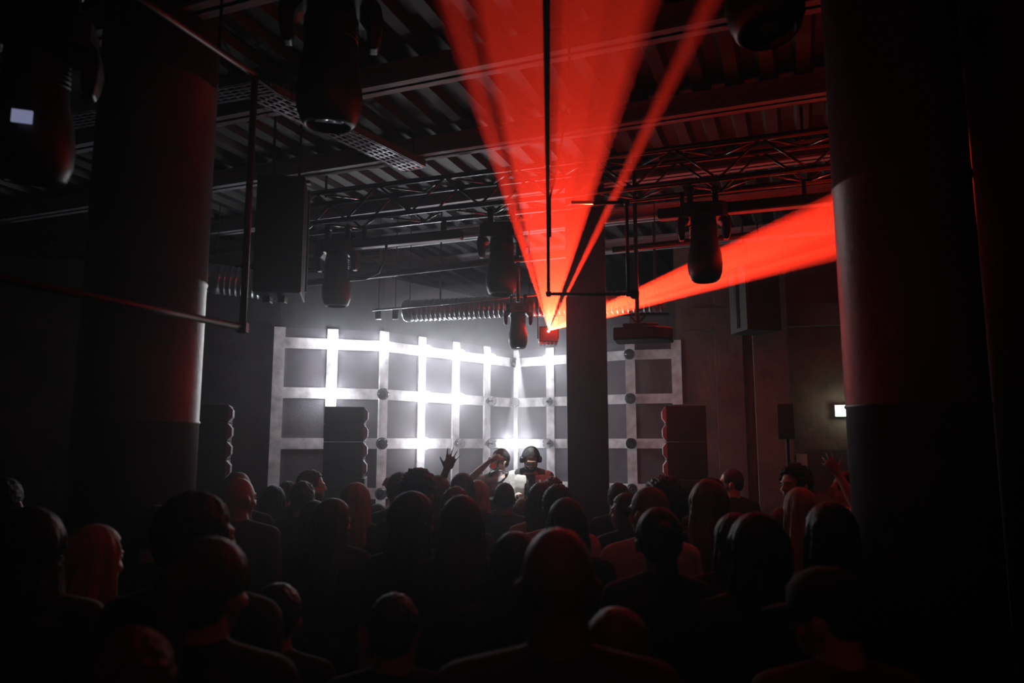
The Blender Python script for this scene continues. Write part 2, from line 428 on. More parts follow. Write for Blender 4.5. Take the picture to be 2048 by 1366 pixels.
# the pipe that carries the laser and small head
bm = NB(); cyl(bm, (hp.x, HY, hp.z + .47), (hp.x, HY, CZ), .02, seg=12); tag(obj('drop_pipe', bm, M['blackmetal'], smooth=True), 'black pipe carrying the small lit moving head', 'pipe')
LZ = P(1098, 660, 8.0).z + .205
bm = NB(); cyl(bm, (-.9, 8.19, LZ), (1.75, 8.19, LZ), .02, seg=12)
tag(obj('lighting_pipe', bm, M['blackmetal'], smooth=True), 'thin dark pipe behind the pillar that carries the laser projector', 'pipe')
for xx in (-.8, 1.6):
    bm = NB(); cyl(bm, (xx, 8.19, LZ), (xx, 8.19, CZ), .01, seg=8)
    tag(obj('hanging_rod', bm, M['blackmetal']), 'thin rod holding up the %s end of the laser pipe' % ('left' if xx < 0 else 'right'), 'rod')
# led bars under the truss
for xa, xb, lab in ((-1.55, -.45, 'long pale edged batten light slung under the truss right of the left moving head'), (1.2, 2.45, 'long batten light slung under the truss beside the right column')):
    t = empty('batten_light', (xa, TX(xa), 3.86), math.atan2(-.34, 1), lab, 'stage light')
    L = (xb - xa) * 1.056
    bm = NB(); box(bm, (L / 2, 0, 0), (L, .09, .08)); obj('housing', bm, M['blackmetal'], t, bevel=.008)
    bm = NB(); box(bm, (L / 2, .0, -.043), (L * .98, .075, .01)); obj('diffuser', bm, M['beam'], t)
    for f in (.15, .85):
        bm = NB(); box(bm, (L * f, 0, .1), (.03, .04, .14)); obj('bracket', bm, M['blackmetal'], t)
    
# ------------------------------------------------------------------ laser projector
LO = P(1098, 660, 8.0)
t = empty('laser_projector', (LO.x, 8.08, LO.z), 0, 'small black laser projector hung by the pillar, source of the red fans', 'laser')
bm = NB(); box(bm, (0, .11, -.03), (.21, .2, .17)); obj('housing', bm, M['blackmetal'], t, bevel=.008)
bm = NB(); cyl(bm, (0, -.002, 0), (0, .02, 0), .013, seg=16); obj('aperture', bm, M['laser_lens'], t)
bm = NB(); box(bm, (-.115, .11, .06), (.01, .03, .26)); box(bm, (.115, .11, .06), (.01, .03, .26)); box(bm, (0, .11, .185), (.24, .03, .012)); obj('bracket', bm, M['blackmetal'], t)
bm = NB()
for k in range(5): box(bm, (-.08 + k * .04, .1, -.13), (.022, .16, .03))
obj('heat_sink', bm, M['truss'], t)

# ------------------------------------------------------------------ video projector on its pole
pp = P(1285, 668, 6.4)
t = empty('video_projector', (pp.x, 6.4, pp.z), R(-14), 'black ceiling video projector hung on a pole right of the pillar', 'projector')
bm = NB(); prism(bm, [(-.24, -.15), (.12, -.17), (.26, -.06), (.26, .17), (-.24, .17)], -.065, .045); bd = obj('body', bm, M['blackplastic'], t, bevel=.015)
bm = NB(); prism(bm, [(-.16, -.1), (.04, -.1), (.14, -.04), (.14, .1), (-.16, .1)], .045, .085); obj('top_plate', bm, M['blackplastic'], t, bevel=.01)
bm = NB(); cyl(bm, (-.12, .17, -.01), (-.12, .2, -.01), .04, seg=20); obj('lens', bm, M['lens'], t)
bm = NB()
for k in range(8): box(bm, (-.05 + k * .02, -.158 , -.01), (.008, .01, .06))
obj('vent', bm, M['blackmetal'], bd)
bm = NB(); cyl(bm, (-.04, 0, .08), (-.04, 0, CZ - pp.z), .018, seg=12); cyl(bm, (-.04, 0, .09), (.03, 0, .16), .008); cyl(bm, (-.04, 0, .09), (-.1, 0, .16), .008); obj('mounting_pole', bm, M['blackmetal'], t)

# ------------------------------------------------------------------ pipe frames
def frame(name, pts, r, mat, label):
    t = empty(name, pts[0], 0, label, 'pipe frame'); o0 = Vector(pts[0])
    for a, b in zip(pts, pts[1:]):
        bm = NB(); cyl(bm, Vector(a) - o0, Vector(b) - o0, r, seg=14); obj('pipe', bm, mat, t, smooth=True)
    for p_ in pts[1:-1]:
        bm = NB(); box(bm, Vector(p_) - o0, (r * 3, r * 3, r * 3)); obj('elbow_joint', bm, mat, t, bevel=.006)
    return t
a = P(485, 655, 3.6); b = P(510, 150, 3.6); zb, ztp = a.z, b.z
d = Vector((-.37, -.95, 0))
frame('pipe_frame', [(a.x, 3.6, ztp), tuple(Vector((a.x, 3.6, ztp)) + d * 1.55), tuple(Vector((a.x, 3.6, zb)) + d * 1.55), (a.x, 3.6, zb), (a.x, 3.6, ztp)], .017, M['redpipe'], 'dark red steel pipe frame hanging in front of the left column')
for f in (.25, 1.3):
    q = Vector((a.x, 3.6, ztp)) + d * f
    bm = NB(); cyl(bm, q, (q.x, q.y, CZ), .008, seg=8); tag(obj('hanging_rod', bm, M['blackmetal']), 'thin rod holding the dark red pipe frame, %s one' % ('nearer the truss' if f < 1 else 'nearer the left edge'), 'rod')
for o_ in [o for o in C.objects if o.name.startswith('pipe_frame')]: o_['group'] = 'hanging pipe frames'
D2 = 3.9
a = P(1097, 588, D2); b = P(1257, 588, D2); c = P(1257, 405, D2)
zb = a.z
t = frame('pipe_frame', [(a.x, D2, CZ), (a.x, D2, zb), (b.x, D2, zb), (b.x, D2, c.z), (b.x - .3, D2 + .0, c.z)], .0095, M['blackmetal'], 'thin black pipe frame hanging in front of the red laser fan')
t['group'] = 'hanging pipe frames'
bm = NB(); cyl(bm, (0, 0, -1.12), (0, 0, 0), .019, seg=14); obj('pipe_sleeve', bm, M['blackmetal'], t)
bm = NB(); e_ = Vector((b.x - a.x, 0, zb - CZ)); lathe(bm, [(.028, -.006), (.028, .006), (.02, .006), (.02, -.006)], 20, Matrix.Translation(e_ + Vector((.03, 0, 0))) @ Matrix.Rotation(math.pi / 2, 4, 'X')); obj('end_ring', bm, M['blackmetal'], t)
bm = NB(); p0 = P(1138, 0, 3.85); pathtube(bm, [(p0.x, 3.85, CZ), (p0.x - .002, 3.86, 3.9), (a.x + .045, 3.88, 3.45), (a.x + .012, 3.89, 3.32), (a.x + .012, 3.89, 3.1)], .006)
tag(obj('hanging_cable', bm, M['cable'], smooth=True), 'thin black cable hanging beside the pipe frame in front of the red fan', 'cable')

# cable sagging from the truss, and rods in the ceiling
bm = NB()
pts = [P(775, 478, 6.5), P(768, 520, 6.6), P(757, 545, 6.7), P(730, 558, 6.8), P(700, 560, 6.9)]
pathtube(bm, pts, .012); tag(obj('truss_cable', bm, M['cable'], smooth=True), 'black cable drooping under the truss right of the left moving head', 'cable')

# ------------------------------------------------------------------ ducts, tray, ceiling things
def duct(a, b, r, label, name='spiral_duct'):
    a = Vector(a); b = Vector(b); L = (b - a).length; n = int(L / .055); prof = []
    for k in range(n):
        z = k * L / n; prof += [(r, z), (r + .011, z + .016), (r, z + .032)]
    prof.append((r, L))
    bm = NB(); lathe(bm, prof, 40, (b - a).to_track_quat('Z', 'Y').to_matrix().to_4x4())
    t = empty(name, a, 0, label, 'duct', 'spiral air ducts')
    obj('tube', bm, M['galv'], t)
    for f in (.02, .5, .97):
        m = a + (b - a) * f - a
        bm = NB(); lathe(bm, [(r + .014, -.02), (r + .014, .02), (r + .004, .02), (r + .004, -.02)], 40, Matrix.Translation(m) @ (b - a).to_track_quat('Z', 'Y').to_matrix().to_4x4()); 
        obj('duct_collar', bm, M['galv'], t, smooth=False)
        bm = NB(); cyl(bm, m + Vector((0, 0, r)), m + Vector((0, 0, CZ - a.z)), .006, seg=6); obj('hanger', bm, M['blackmetal'], t)
a = P(810, 622, 8.3); b = P(1330, 600, 7.6)
duct(a, (b.x, b.y, b.z), .115, 'grey spiral duct running above the corner of the lit grid')
a = P(300, 540, 7.6); b = P(560, 575, 7.9)
duct(a, b, .15, 'dim ribbed duct between the left column and the left hanging speaker')
bm = NB(); a = P(600, 600, 7.2); b = P(1130, 560, 6.9)
a2 = P(591, 569, 7.6); b2 = P(1140, 505, 7.0)
cyl(bm, a2, b2, .035, seg=14); tag(obj('ceiling_pipe', bm, M['blackmetal'], smooth=True), 'dark pipe crossing below the ceiling behind the two left moving heads', 'pipe')
bm = NB(); a3 = P(745, 621, 8.05); b3 = P(1080, 590, 7.75); cyl(bm, a3, b3, .012, seg=10); tag(obj('ceiling_pipe', bm, M['galv'], smooth=True), 'thin bright pipe running along the top of the spiral duct', 'pipe')
bm = NB(); a4 = P(1225, 500, 6.9); b4 = P(1420, 478, 6.7); cyl(bm, a4, P(1500, 470, 6.6), .03, seg=12); tag(obj('ceiling_pipe', bm, M['blackmetal'], smooth=True), 'dark pipe below the ceiling between the pillar and the right moving head', 'pipe')
# two short downlights beside the duct
for px in (757, 791):
    q = P(px, 628, 8.1); bm = NB(); box(bm, (q.x, q.y, q.z), (.06, .06, .12)); cyl(bm, (q.x, q.y, q.z + .06), (q.x, q.y, CZ), .006)
    tag(obj('downlight', bm, M['blackmetal'], bevel=.005), 'small black box spotlight left of the spiral duct, %s of the pair' % ('left' if px < 770 else 'right'), 'spotlight', 'small box spotlights')
# cable tray
a = Vector((-1.75, 4.9, 4.40)); b = Vector((-.86, 6.32, 4.40)); d = (b - a).normalized(); n_ = Vector((-d.y, d.x, 0))
def cabletray(a, b, wd, label):
    L = (b - a).length; d = (b - a).normalized(); rz = math.atan2(d.y, d.x)
    t = empty('cable_tray', a, rz, label, 'cable tray')
    bm = NB()
    for sy in (-wd / 2, wd / 2): box(bm, (L / 2, sy, .03), (L, .006, .06))
    obj('side_rail', bm, M['tray'], t)
    bm = NB(); nx = int(L / .07)
    for k in range(nx + 1): box(bm, (k * L / nx, 0, .003), (.026, wd, .004))
    for k in range(5): box(bm, (L / 2, -wd / 2 + wd * (k + .5) / 5, .0), (L, .016, .004))
    obj('perforated_base', bm, M['tray'], t)
    for f in (.1, .9):
        bm = NB(); cyl(bm, (L * f, wd / 2, 0), (L * f, wd / 2, CZ - a.z), .006, seg=6); obj('hanger', bm, M['blackmetal'], t); bm = NB(); cyl(bm, (L * f, -wd / 2, 0), (L * f, -wd / 2, CZ - a.z), .006, seg=6); obj('hanger', bm, M['blackmetal'], t)
    return t, L
t, L = cabletray(a, b, .24, 'perforated steel cable tray under the ceiling ending in red indicator lights')
for k in range(3):
    bm = NB(); box(bm, (L + .004, -.08 + k * .08, .01), (.006, .012, .012)); obj('red_indicator', bm, M['led_red'], t)
cabletray(Vector((-3.9, 5.5, 4.38)), Vector((-1.65, 4.75, 4.38)), .2, 'perforated steel cable tray crossing toward the left column')
# framed vent between the beams
q = P(790, 531, 10.2); t = empty('ceiling_vent', (q.x, q.y, CZ - .02), DA, 'square pale ceiling vent seen beyond the truss', 'vent')
bm = NB()
for k in (-1, 1): box(bm, (k * .3, 0, -.02), (.06, .66, .04)); box(bm, (0, k * .3, -.02), (.66, .06, .04))
obj('frame', bm, M['beam'], t)
bm = NB()
for k in range(5): box(bm, (0, -.2 + k * .1, -.01), (.54, .03, .02), Matrix.Rotation(.5, 3, 'X'))
obj('louvre', bm, M['beam'], t)

# ------------------------------------------------------------------ speakers
def hung_speaker(px0, px1, pyb, Y, hgt, rz, label, lights=False, dep=.42):
    a = P(px0, pyb, Y); b = P(px1, pyb, Y); wd = b.x - a.x
    t = empty('hanging_speaker', ((a.x + b.x) / 2, Y + dep / 2, a.z), rz, label, 'speaker', 'hanging speakers')
    bm = NB(); prism(bm, [(-wd / 2, -dep / 2), (wd / 2, -dep / 2), (wd * .42, dep / 2), (-wd * .42, dep / 2)], 0, hgt); obj('cabinet', bm, M['speaker'], t, bevel=.01)
    bm = NB(); box(bm, (0, -dep / 2 - .006, hgt / 2), (wd * .9, .012, hgt * .94)); obj('grille', bm, M['blackmetal'], t)
    bm = NB(); box(bm, (-wd / 2 - .008, 0, hgt / 2), (.012, .05, hgt * .9)); box(bm, (wd / 2 + .008, 0, hgt / 2), (.012, .05, hgt * .9)); box(bm, (0, 0, hgt + .02), (wd + .03, .05, .02)); obj('yoke', bm, M['blackmetal'], t)
    for sx in (-.1, .1):
        bm = NB(); cyl(bm, (sx, 0, hgt + .02), (sx, 0, CZ - a.z), .01, seg=8); obj('hanger', bm, M['blackmetal'], t)
    return t
hung_speaker(497, 592, 584, 5.4, .9, R(8), 'large black speaker hanging left of the left moving head')
for px in (527, 557):
    q = P(px, 592, 5.5); bm = NB(); box(bm, (q.x, q.y + .1, q.z), (.055, .08, .07)); cyl(bm, (q.x, q.y + .1, q.z + .03), (q.x, q.y + .1, q.z + .075), .008)
    tag(obj('box_spotlight', bm, M['blackplastic'], bevel=.006), 'small black spotlight under the left hanging speaker, %s of two' % ('left' if px < 540 else 'right'), 'spotlight', 'small box spotlights')
t = hung_speaker(1482, 1560, 660, 8.3, .75, R(14), 'dark speaker hanging in front of the brick wall below the wide laser beam')

def stack(px0, px1, pytop, Y, side, n, h, label, rz=0):
    """a column of line-array cabinets; side = +1 when the horn mouths point to image right"""
    a = P(px0, pytop, Y); b = P(px1, pytop, Y); wd = abs(b.x - a.x); cx = (a.x + b.x) / 2
    words = {0: 'topmost', 1: 'second from top', 2: 'third from top', 3: 'fourth from top'}
    for k in range(n):
        z = a.z - (k + 1) * h
        t = empty('line_array_speaker', (cx, Y + .25, z), rz, 'black line array cabinet in the %s, %s' % (label, words[k]), 'speaker', 'line array cabinets in stacks')
        bm = NB(); prism(bm, [(-wd / 2, -.25), (wd / 2, -.25), (wd / 2, .25), (-wd / 2, .25)], .0015, h - .0015); c_ = obj('cabinet', bm, M['speaker'], t, bevel=.006)
        bm = NB(); x0 = side * wd / 2; e = side * .036
        rings = [[Vector((x0, yy, .01)), Vector((x0 + e, yy, h * .30)), Vector((x0 + e, yy, h * .70)), Vector((x0, yy, h - .01)), Vector((x0 - side * .01, yy, h - .01)), Vector((x0 - side * .01, yy, .01))] for yy in (-.25, -.03)]
        loft(bm, rings); obj('waveguide', bm, M['waveguide'], t)
        bm = NB(); box(bm, (0, -.256, h / 2), (.09, .012, .03)); obj('handle', bm, M['blackmetal'], c_)
    zb = a.z - n * h
    t = empty('subwoofer', (cx, Y + .25, 0), rz, 'large black subwoofer standing under the %s' % label, 'speaker', 'subwoofers')
    bm = NB(); box(bm, (0, 0, zb / 2 - .003), (wd * 1.12, .6, zb - .01)); obj('cabinet', bm, M['speaker'], t, bevel=.01)
    bm = NB(); box(bm, (0, -.305, zb / 2), (wd * 1.02, .012, zb * .9)); obj('grille', bm, M['blackmetal'], t)
stack(643, 721, 813, 7.6, 1, 4, .178 * 1.0, 'left stack before the lit grid', R(8.5))
stack(1339, 1418, 811, 7.9, -1, 4, .19, 'right stack', R(-9))
stack(365, 440, 808, 6.9, 1, 4, .17, 'far left stack behind the column', R(16))

# speaker on a stand, paper, exit sign at the right wall
q = P(1573, 845, 7.7)
t = empty('pole_speaker', (q.x, q.y, q.z - .17), R(-25), 'small black speaker on a pole stand by the brick wall', 'speaker')
bm = NB(); prism(bm, [(-.08, -.1), (.08, -.1), (.06, .1), (-.06, .1)], 0, .36); obj('cabinet', bm, M['speaker'], t, bevel=.01)
bm = NB(); box(bm, (0, -.105, .18), (.14, .01, .32)); obj('grille', bm, M['blackmetal'], t)
t = empty('speaker_stand', (q.x, q.y, 0), 0, 'thin black pole stand under the small speaker by the brick wall', 'stand')
bm = NB(); cyl(bm, (0, 0, .1), (0, 0, q.z - .17), .018, seg=12); obj('pole', bm, M['blackmetal'], t)
for k in range(3):
    an = k * 2.094; bm = NB(); cyl(bm, (0, 0, .6), (.38 * math.cos(an), .38 * math.sin(an), .015), .012, seg=8); obj('leg', bm, M['blackmetal'], t)
def onwall(px, py):
    x = 3
    for _ in range(40): y = wy(x); x = P(px, py, y).x
    return P(px, py, wy(x))
q = onwall(1610, 933); bm = NB(); a = onwall(1593, 933); b = onwall(1626, 933)
box(bm, (0, -.01, 0), ((b - a).length, .006, .31)); o = obj('paper_notice', bm, M['paper']); o.location = q; o.rotation_euler.z = wdr
tag(o, 'blank pale paper notice on the brick wall behind the curly haired man', 'notice')
bm = NB(); box(bm, (0, -.01, 0), (.46, .008, .5)); o = obj('dark_board', bm, M['pillar']); qq = onwall(1655, 940); o.location = qq; o.rotation_euler.z = wdr
tag(o, 'dark board on the brick wall right of the paper notice', 'board')
q = onwall(1683, 822)
t = empty('exit_sign', q + Vector((0, -.02, 0)), wdr, 'glowing whitish green emergency exit sign beside the right column', 'exit sign')
bm = NB(); box(bm, (.02, -.03, 0), (.24, .05, .155)); obj('housing', bm, M['blackplastic'], t, bevel=.005)
bm = NB(); box(bm, (.02, -.058, 0), (.225, .006, .14)); obj('lit_panel', bm, M['exit'], t)
bm = NB()
box(bm, (.065, -.062, 0), (.06, .002, .1)); 
obj('green_pictogram', bm, M['exit_green'], t)
lamp('POINT', 'exit_sign_light', q + Vector((-.02, -.16, 0)), 2.2, (.85, 1, .72), .06)

# ------------------------------------------------------------------ booth
t = empty('dj_booth', (-.17, 7.12, 0), 0, 'black performers booth table behind the front row of the crowd', 'table')
bm = NB(); box(bm, (0, 0, 1.375), (1.34, .6, .05)); obj('tabletop', bm, M['blackmetal'], t, bevel=.006)
bm = NB(); box(bm, (0, -.29, .68), (1.3, .03, 1.34)); obj('front_panel', bm, M['speaker'], t)
for sx in (-.63, .63):
    bm = NB(); box(bm, (sx, .02, .68), (.04, .5, 1.34)); obj('side_panel', bm, M['speaker'], t)
def deck(x, label):
    t = empty('media_player', (x, 7.14, 1.402), 0, label, 'music player', 'decks on the booth')
    bm = NB(); box(bm, (0, 0, .045), (.31, .4, .09)); bd = obj('body', bm, M['blackplastic'], t, bevel=.008)
    bm = NB(); lathe(bm, [(.09, .09), (.095, .1), (.09, .108), (.03, .108), (.0305, .1)], 28, Matrix.Translation((0, .06, 0))); obj('jog_wheel', bm, M['truss'], t)
    bm = NB(); box(bm, (0, -.14, .096), (.2, .1, .01)); obj('screen', bm, M['screen'], t)
deck(-.31, 'black media player on the booth left of the mixer'); deck(.335, 'black media player on the booth right of the mixer')
t = empty('dj_mixer', (.015, 7.14, 1.402), 0, 'black mixer with knobs between the two players', 'mixer')
bm = NB(); box(bm, (0, 0, .045), (.32, .38, .09)); obj('body', bm, M['blackplastic'], t, bevel=.008)
for i in range(4):
    for j in range(4):
        bm = NB(); cyl(bm, (-.11 + i * .073, -.12 + j * .075, .09), (-.11 + i * .073, -.12 + j * .075, .112), .011, .009, 12); obj('knob', bm, M['truss'], t)

# ------------------------------------------------------------------ people
def remeshed(bm, voxel, smooth=3):
    me = bpy.data.meshes.new('tmp'); bm.to_mesh(me); bm.free()
    o = bpy.data.objects.new('tmp', me); C.objects.link(o)
    m = o.modifiers.new('r', 'REMESH'); m.mode = 'VOXEL'; m.voxel_size = voxel; m.adaptivity = 0
    if smooth:
        s_ = o.modifiers.new('s', 'SMOOTH'); s_.factor = .5; s_.iterations = smooth
    dg = bpy.context.evaluated_depsgraph_get(); dg.update()
    e = bpy.data.meshes.new_from_object(o.evaluated_get(dg))
    bpy.data.objects.remove(o); bpy.data.meshes.remove(me)
    e.shade_smooth()
    return e
def getv(me):
    a = np.empty(len(me.vertices) * 3, dtype=np.float32); me.vertices.foreach_get('co', a); return a.reshape(-1, 3)
def setv(me, a):
    me.vertices.foreach_set('co', np.ascontiguousarray(a, dtype=np.float32).ravel()); me.update()
def push(a, c, r, d):
    """move vertices near c by vector d with a soft falloff of radius r"""
    w_ = np.exp(-(((a - np.array(c, dtype=np.float32)) / np.array(r, dtype=np.float32)) ** 2).sum(1))
    return a + w_[:, None] * np.array(d, dtype=np.float32)
PIV = Vector((0, -.015, 1.52))
def headmat(yaw, pitch, roll=0):
    return Matrix.Translation(PIV) @ Matrix.Rotation(yaw, 4, 'Z') @ Matrix.Rotation(-pitch, 4, 'X') @ Matrix.Rotation(roll, 4, 'Y') @ Matrix.Translation(-PIV)
def finger(bm, p, d, side, curl, L, r):
    pts = [p]; cur = Vector(p); dd = Vector(d).normalized()
    for k, f in enumerate((.42, .32, .26)):
        dd = (Matrix.Rotation(curl * (.6 if k == 0 else 1), 3, side) @ dd).normalized()
        nx = cur + dd * L * f; cap(bm, cur, nx, r * (1 - .12 * k), r * (1 - .12 * (k + 1)), 8); cur = nx
def hand(bm, wrist, d, pn, curl=.35, spread=.08, thumb=1, r=.0085):
    """wrist point, finger direction, palm normal (out of the palm), thumb = +1 or -1 side"""
    d = Vector(d).normalized(); pn = (Vector(pn) - d * Vector(pn).dot(d)).normalized(); sd = d.cross(pn) * thumb   # towards the thumb
    rot = Matrix((sd, d, pn)).transposed()
    cap(bm, wrist, wrist + d * .03, .024, .027, 10)
    ell(bm, wrist + d * .055, (.041, .052, .0165), 14, rot); ell(bm, wrist + d * .085 , (.040, .02, .0145), 12, rot)
    axis = -sd if True else sd
    ax_ = d.cross(pn)                       # rotating d about this by +a turns it towards pn
    for k, (o_, L) in enumerate(((.031, .074), (.0105, .083), (-.0105, .077), (-.031, .062))):
        base = wrist + d * (.090 - .006 * abs(k - 1)) + sd * o_
        fd = d + sd * spread * (1.5 - k)
        finger(bm, base, fd, ax_, curl * (1 + .12 * k), L, r * (1 if k < 3 else .88))
    tb = wrist + d * .03 + sd * .030
    finger(bm, tb, (d * .75 + sd * .8 + pn * (.15 + curl * .5)), ax_, curl * .45, .072, r * 1.12)
def skel(pose, fem):
    sh = .165 if fem else .185
    A = {}
    for s, nm in ((1, 'R'), (-1, 'L')):      # x positive = the person's right when facing +Y
        A[nm] = [Vector((s * sh, 0, 1.415)), Vector((s * (sh + .05), -.03, 1.13)), Vector((s * (sh + .055), .06, .885)), Vector((0, .15, -1)), Vector((-s, .1, 0)), .3, .04]
    if pose == 'chest':
        A['R'][1:5] = [Vector((sh + .06, .04, 1.14)), Vector((.14, .27, 1.17)), Vector((-.5, .6, .45)), Vector((-.8, -.5, 0))]; A['R'][5] = .8
    if pose == 'fold':
        A['R'][1:5] = [Vector((sh + .06, .05, 1.14)), Vector((.08, .26, 1.10)), Vector((-1, .3, .1)), Vector((0, -1, 0))]
        A['L'][1:5] = [Vector((-sh - .06, .05, 1.14)), Vector((-.06, .27, 1.06)), Vector((1, .3, .1)), Vector((0, -1, 0))]
    return A
def person(label, px, py, Y, hair='short', hcol='black', skin='fair', top='black', yaw=0, hyaw=0, hpitch=0, hroll=0, pose='down', fem=False, sleeve='short', arms=None, base=None, glasses=False, beard=None,
           vox=.0105, floor=0.0, rz=None, group=None, wide=1.0, lean=0.0, trousers='jeans', hlen=1.2, over=None, stature=None, hvol=1.0, capc='black'):
    hp_ = P(px, py, Y)
    hairtop = dict(bald=0, short=.012, crop=.006, long=.018, bun=.03, afro=.075, bob=.02, cap=.03, curly=.035, ponytail=.015).get(hair, .015)
    H = hp_.z - floor if stature is None else stature
    s = H / (1.752 + hairtop - (1 - math.cos(lean)) * .75)
    if base is None: base = Vector((hp_.x, Y, floor))
    t = empty('person', base, R(yaw), label, 'person', group); t.scale = (s,) * 3
    HMx = headmat(R(hyaw), R(hpitch), R(hroll))
    A = skel(pose, fem)
    inv = (Matrix.Translation(base) @ Matrix.Rotation(R(yaw), 4, 'Z') @ Matrix.Scale(s, 4)).inverted()
    LM = Matrix.Translation((0, 0, .95)) @ Matrix.Rotation(-lean, 4, 'X') @ Matrix.Translation((0, 0, -.95))
    if arms:
        for nm, v in arms.items():
            # v: elbow, wrist in world, finger direction and palm normal in world, curl, spread
            iv3 = inv.to_3x3()
            A[nm] = [A[nm][0], LM.inverted() @ (inv @ Vector(v[0])), LM.inverted() @ (inv @ Vector(v[1])), LM.to_3x3().inverted() @ (iv3 @ Vector(v[2])), LM.to_3x3().inverted() @ (iv3 @ Vector(v[3])), v[4], v[5]]
            sho, el, wr = A[nm][:3]          # keep bone lengths human
            a_, b_ = .29, .255
            dv = wr - sho; D = min(dv.length, (a_ + b_) * .995); wr = sho + dv.normalized() * D if dv.length > (a_ + b_) * 1.02 else wr
            D = (wr - sho).length; n_ = (wr - sho).normalized(); x_ = (D * D + a_ * a_ - b_ * b_) / (2 * D); h_ = math.sqrt(max(1e-5, a_ * a_ - x_ * x_))
            e_ = (el - sho); e_ = e_ - n_ * e_.dot(n_); e_ = e_.normalized() if e_.length > 1e-4 else Vector((1, 0, 0))
            A[nm][1] = sho + n_ * x_ + e_ * h_; A[nm][2] = wr
    wx = (.93 if fem else 1.0) * wide
    tors = [(.86, .150, .105, 0), (.95, .168 if fem else .160, .118, -.01), (1.04, .150, .108, 0), (1.13, .128 if fem else .142, .098, .005), (1.24, .148, .112, .01), (1.34, .165, .118, .008), (1.41, .168, .105, -.002), (1.455, .12, .082, -.008), (1.49, .07, .062, -.012)]
    def rings(prof, gx=0., gy=0., seg=24):
        out = []
        for z, rx, ry, y0 in prof:
            out.append([Vector((math.copysign(abs(math.cos(2 * math.pi * i / seg)) ** .85, math.cos(2 * math.pi * i / seg)) * (rx * wx + gx), y0 + math.sin(2 * math.pi * i / seg) * (ry + gy), z)) for i in range(seg)])
        return out
    bmh = NB()                                  # the head, straight, then turned
    ell(bmh, (0, -.012, 1.655), (.076, .096, .097), 24); ell(bmh, (0, .028, 1.615), (.062, .066, .085), 20)
    ell(bmh, (0, .035, 1.565), (.044, .052, .045), 16); ell(bmh, (0, .068, 1.541), (.022, .02, .018), 12)
    ell(bmh, (0, .082, 1.652), (.052, .018, .013), 14)
    cyl(bmh, (0, .083, 1.655), (0, .106, 1.612), .009, .0135, 10); ell(bmh, (0, .104, 1.609), (.017, .014, .011), 10)
    ell(bmh, (0, .087, 1.577), (.025, .012, .006), 12); ell(bmh, (0, .086, 1.567), (.022, .012, .0065), 12)
    for sx in (-1, 1):
        ell(bmh, (sx * .048, .05, 1.598), (.022, .03, .02), 12)
        ell(bmh, (sx * .081, -.004, 1.612), (.010, .020, .033), 12, Euler((.15, sx * .12, -sx * .45)).to_matrix()); ell(bmh, (sx * .087, -.013, 1.628), (.009, .013, .017), 10)
    bmh.transform(HMx)
    hm = bpy.data.meshes.new('h'); bmh.to_mesh(hm); bmh.free()
    bm = NB(); bm.from_mesh(hm); bpy.data.meshes.remove(hm)
    cap(bm, HMx @ Vector((0, -.02, 1.585)), Vector((0, -.018, 1.50)), .054 if fem else .060, .060 if fem else .070, 14); cap(bm, (0, -.018, 1.51), (0, -.012, 1.43), .058 if fem else .068, .08, 14)
    loft(bm, rings(tors))
    for sx, nm in ((1, 'R'), (-1, 'L')):
        sho, el, wr, fd, pn, curl, spr = A[nm]
        sho = Vector((sho.x * wide, sho.y, sho.z)); el = el.copy()
        cap(bm, (sx * .045, -.02, 1.475), sho + Vector((-sx * .01, 0, .005)), .04, .050, 12)
        cap(bm, Vector((sho.x * .75, 0, 1.37)), sho, .07, .056, 12)
        cap(bm, sho, sho.lerp(el, .5), .053 if not fem else .045, .046 if not fem else .039, 12); cap(bm, sho.lerp(el, .5), el, .046 if not fem else .039, .036 if not fem else .032, 12)
        cap(bm, el, el.lerp(wr, .35), .037 if not fem else .033, .038 if not fem else .032, 12); cap(bm, el.lerp(wr, .35), wr, .038 if not fem else .032, .024 if not fem else .021, 12)
        hand(bm, wr, fd, pn, curl, spr, thumb=(1 if (Vector(fd).cross(Vector(pn))).dot(Vector((0, 1, .6)) if nm not in (arms or {}) else Vector((-sx, 0, .0)) + Vector((0, .3, 0))) > 0 else -1))
        hipx = sx * .088
        cap(bm, (hipx, 0, .90), (sx * .095, .012, .50), .085, .055, 12); cap(bm, (sx * .095, .012, .50), (sx * .097, -.012, .34), .053, .053, 12); cap(bm, (sx * .097, -.012, .34), (sx * .10, -.02, .09), .053, .036, 12)
        ell(bm, (sx * .105, .05, .045), (.045, .125, .04), 12)
    bm.transform(LM)
    me = remeshed(bm, vox, 2)
    a = getv(me)
    T = LM @ HMx; T3 = np.array(T.to_3x3(), dtype=np.float32)
    def loc(v): return tuple(T @ Vector(v))
    def dr(v): return tuple(T3 @ np.array(v, dtype=np.float32))
    for sx in (-1, 1):
        a = push(a, loc((sx * .031, .092, 1.633)), (.017,) * 3, dr((0, -.013, 0)))
        a = push(a, loc((sx * .05, .075, 1.575)), (.02,) * 3, dr((0, -.004, 0)))
    a = push(a, loc((0, .1, 1.572)), (.016, .016, .004), dr((0, -.005, 0)))
    setv(me, a); me.materials.append(SK[skin])
    bo = bpy.data.objects.new('body', me); C.objects.link(bo); bo.parent = t
    # eyes
    for sx in (-1, 1):
        bm = NB(); ell(bm, (sx * .031, .079, 1.633), .0115, 10); bm.transform(T); obj('eye', bm, M['eye'], t, smooth=True)
    # top
    bm = NB(); tp = [(z, rx, ry, y0) for z, rx, ry, y0 in tors if z < 1.47]; tp = [(.84, .165, .12, 0)] + tp[1:]
    rg = rings(tp, .016, .016); loft(bm, rg)
    cap(bm, (0, -.015, 1.41), (0, -.018, 1.472), .10, .079, 14)
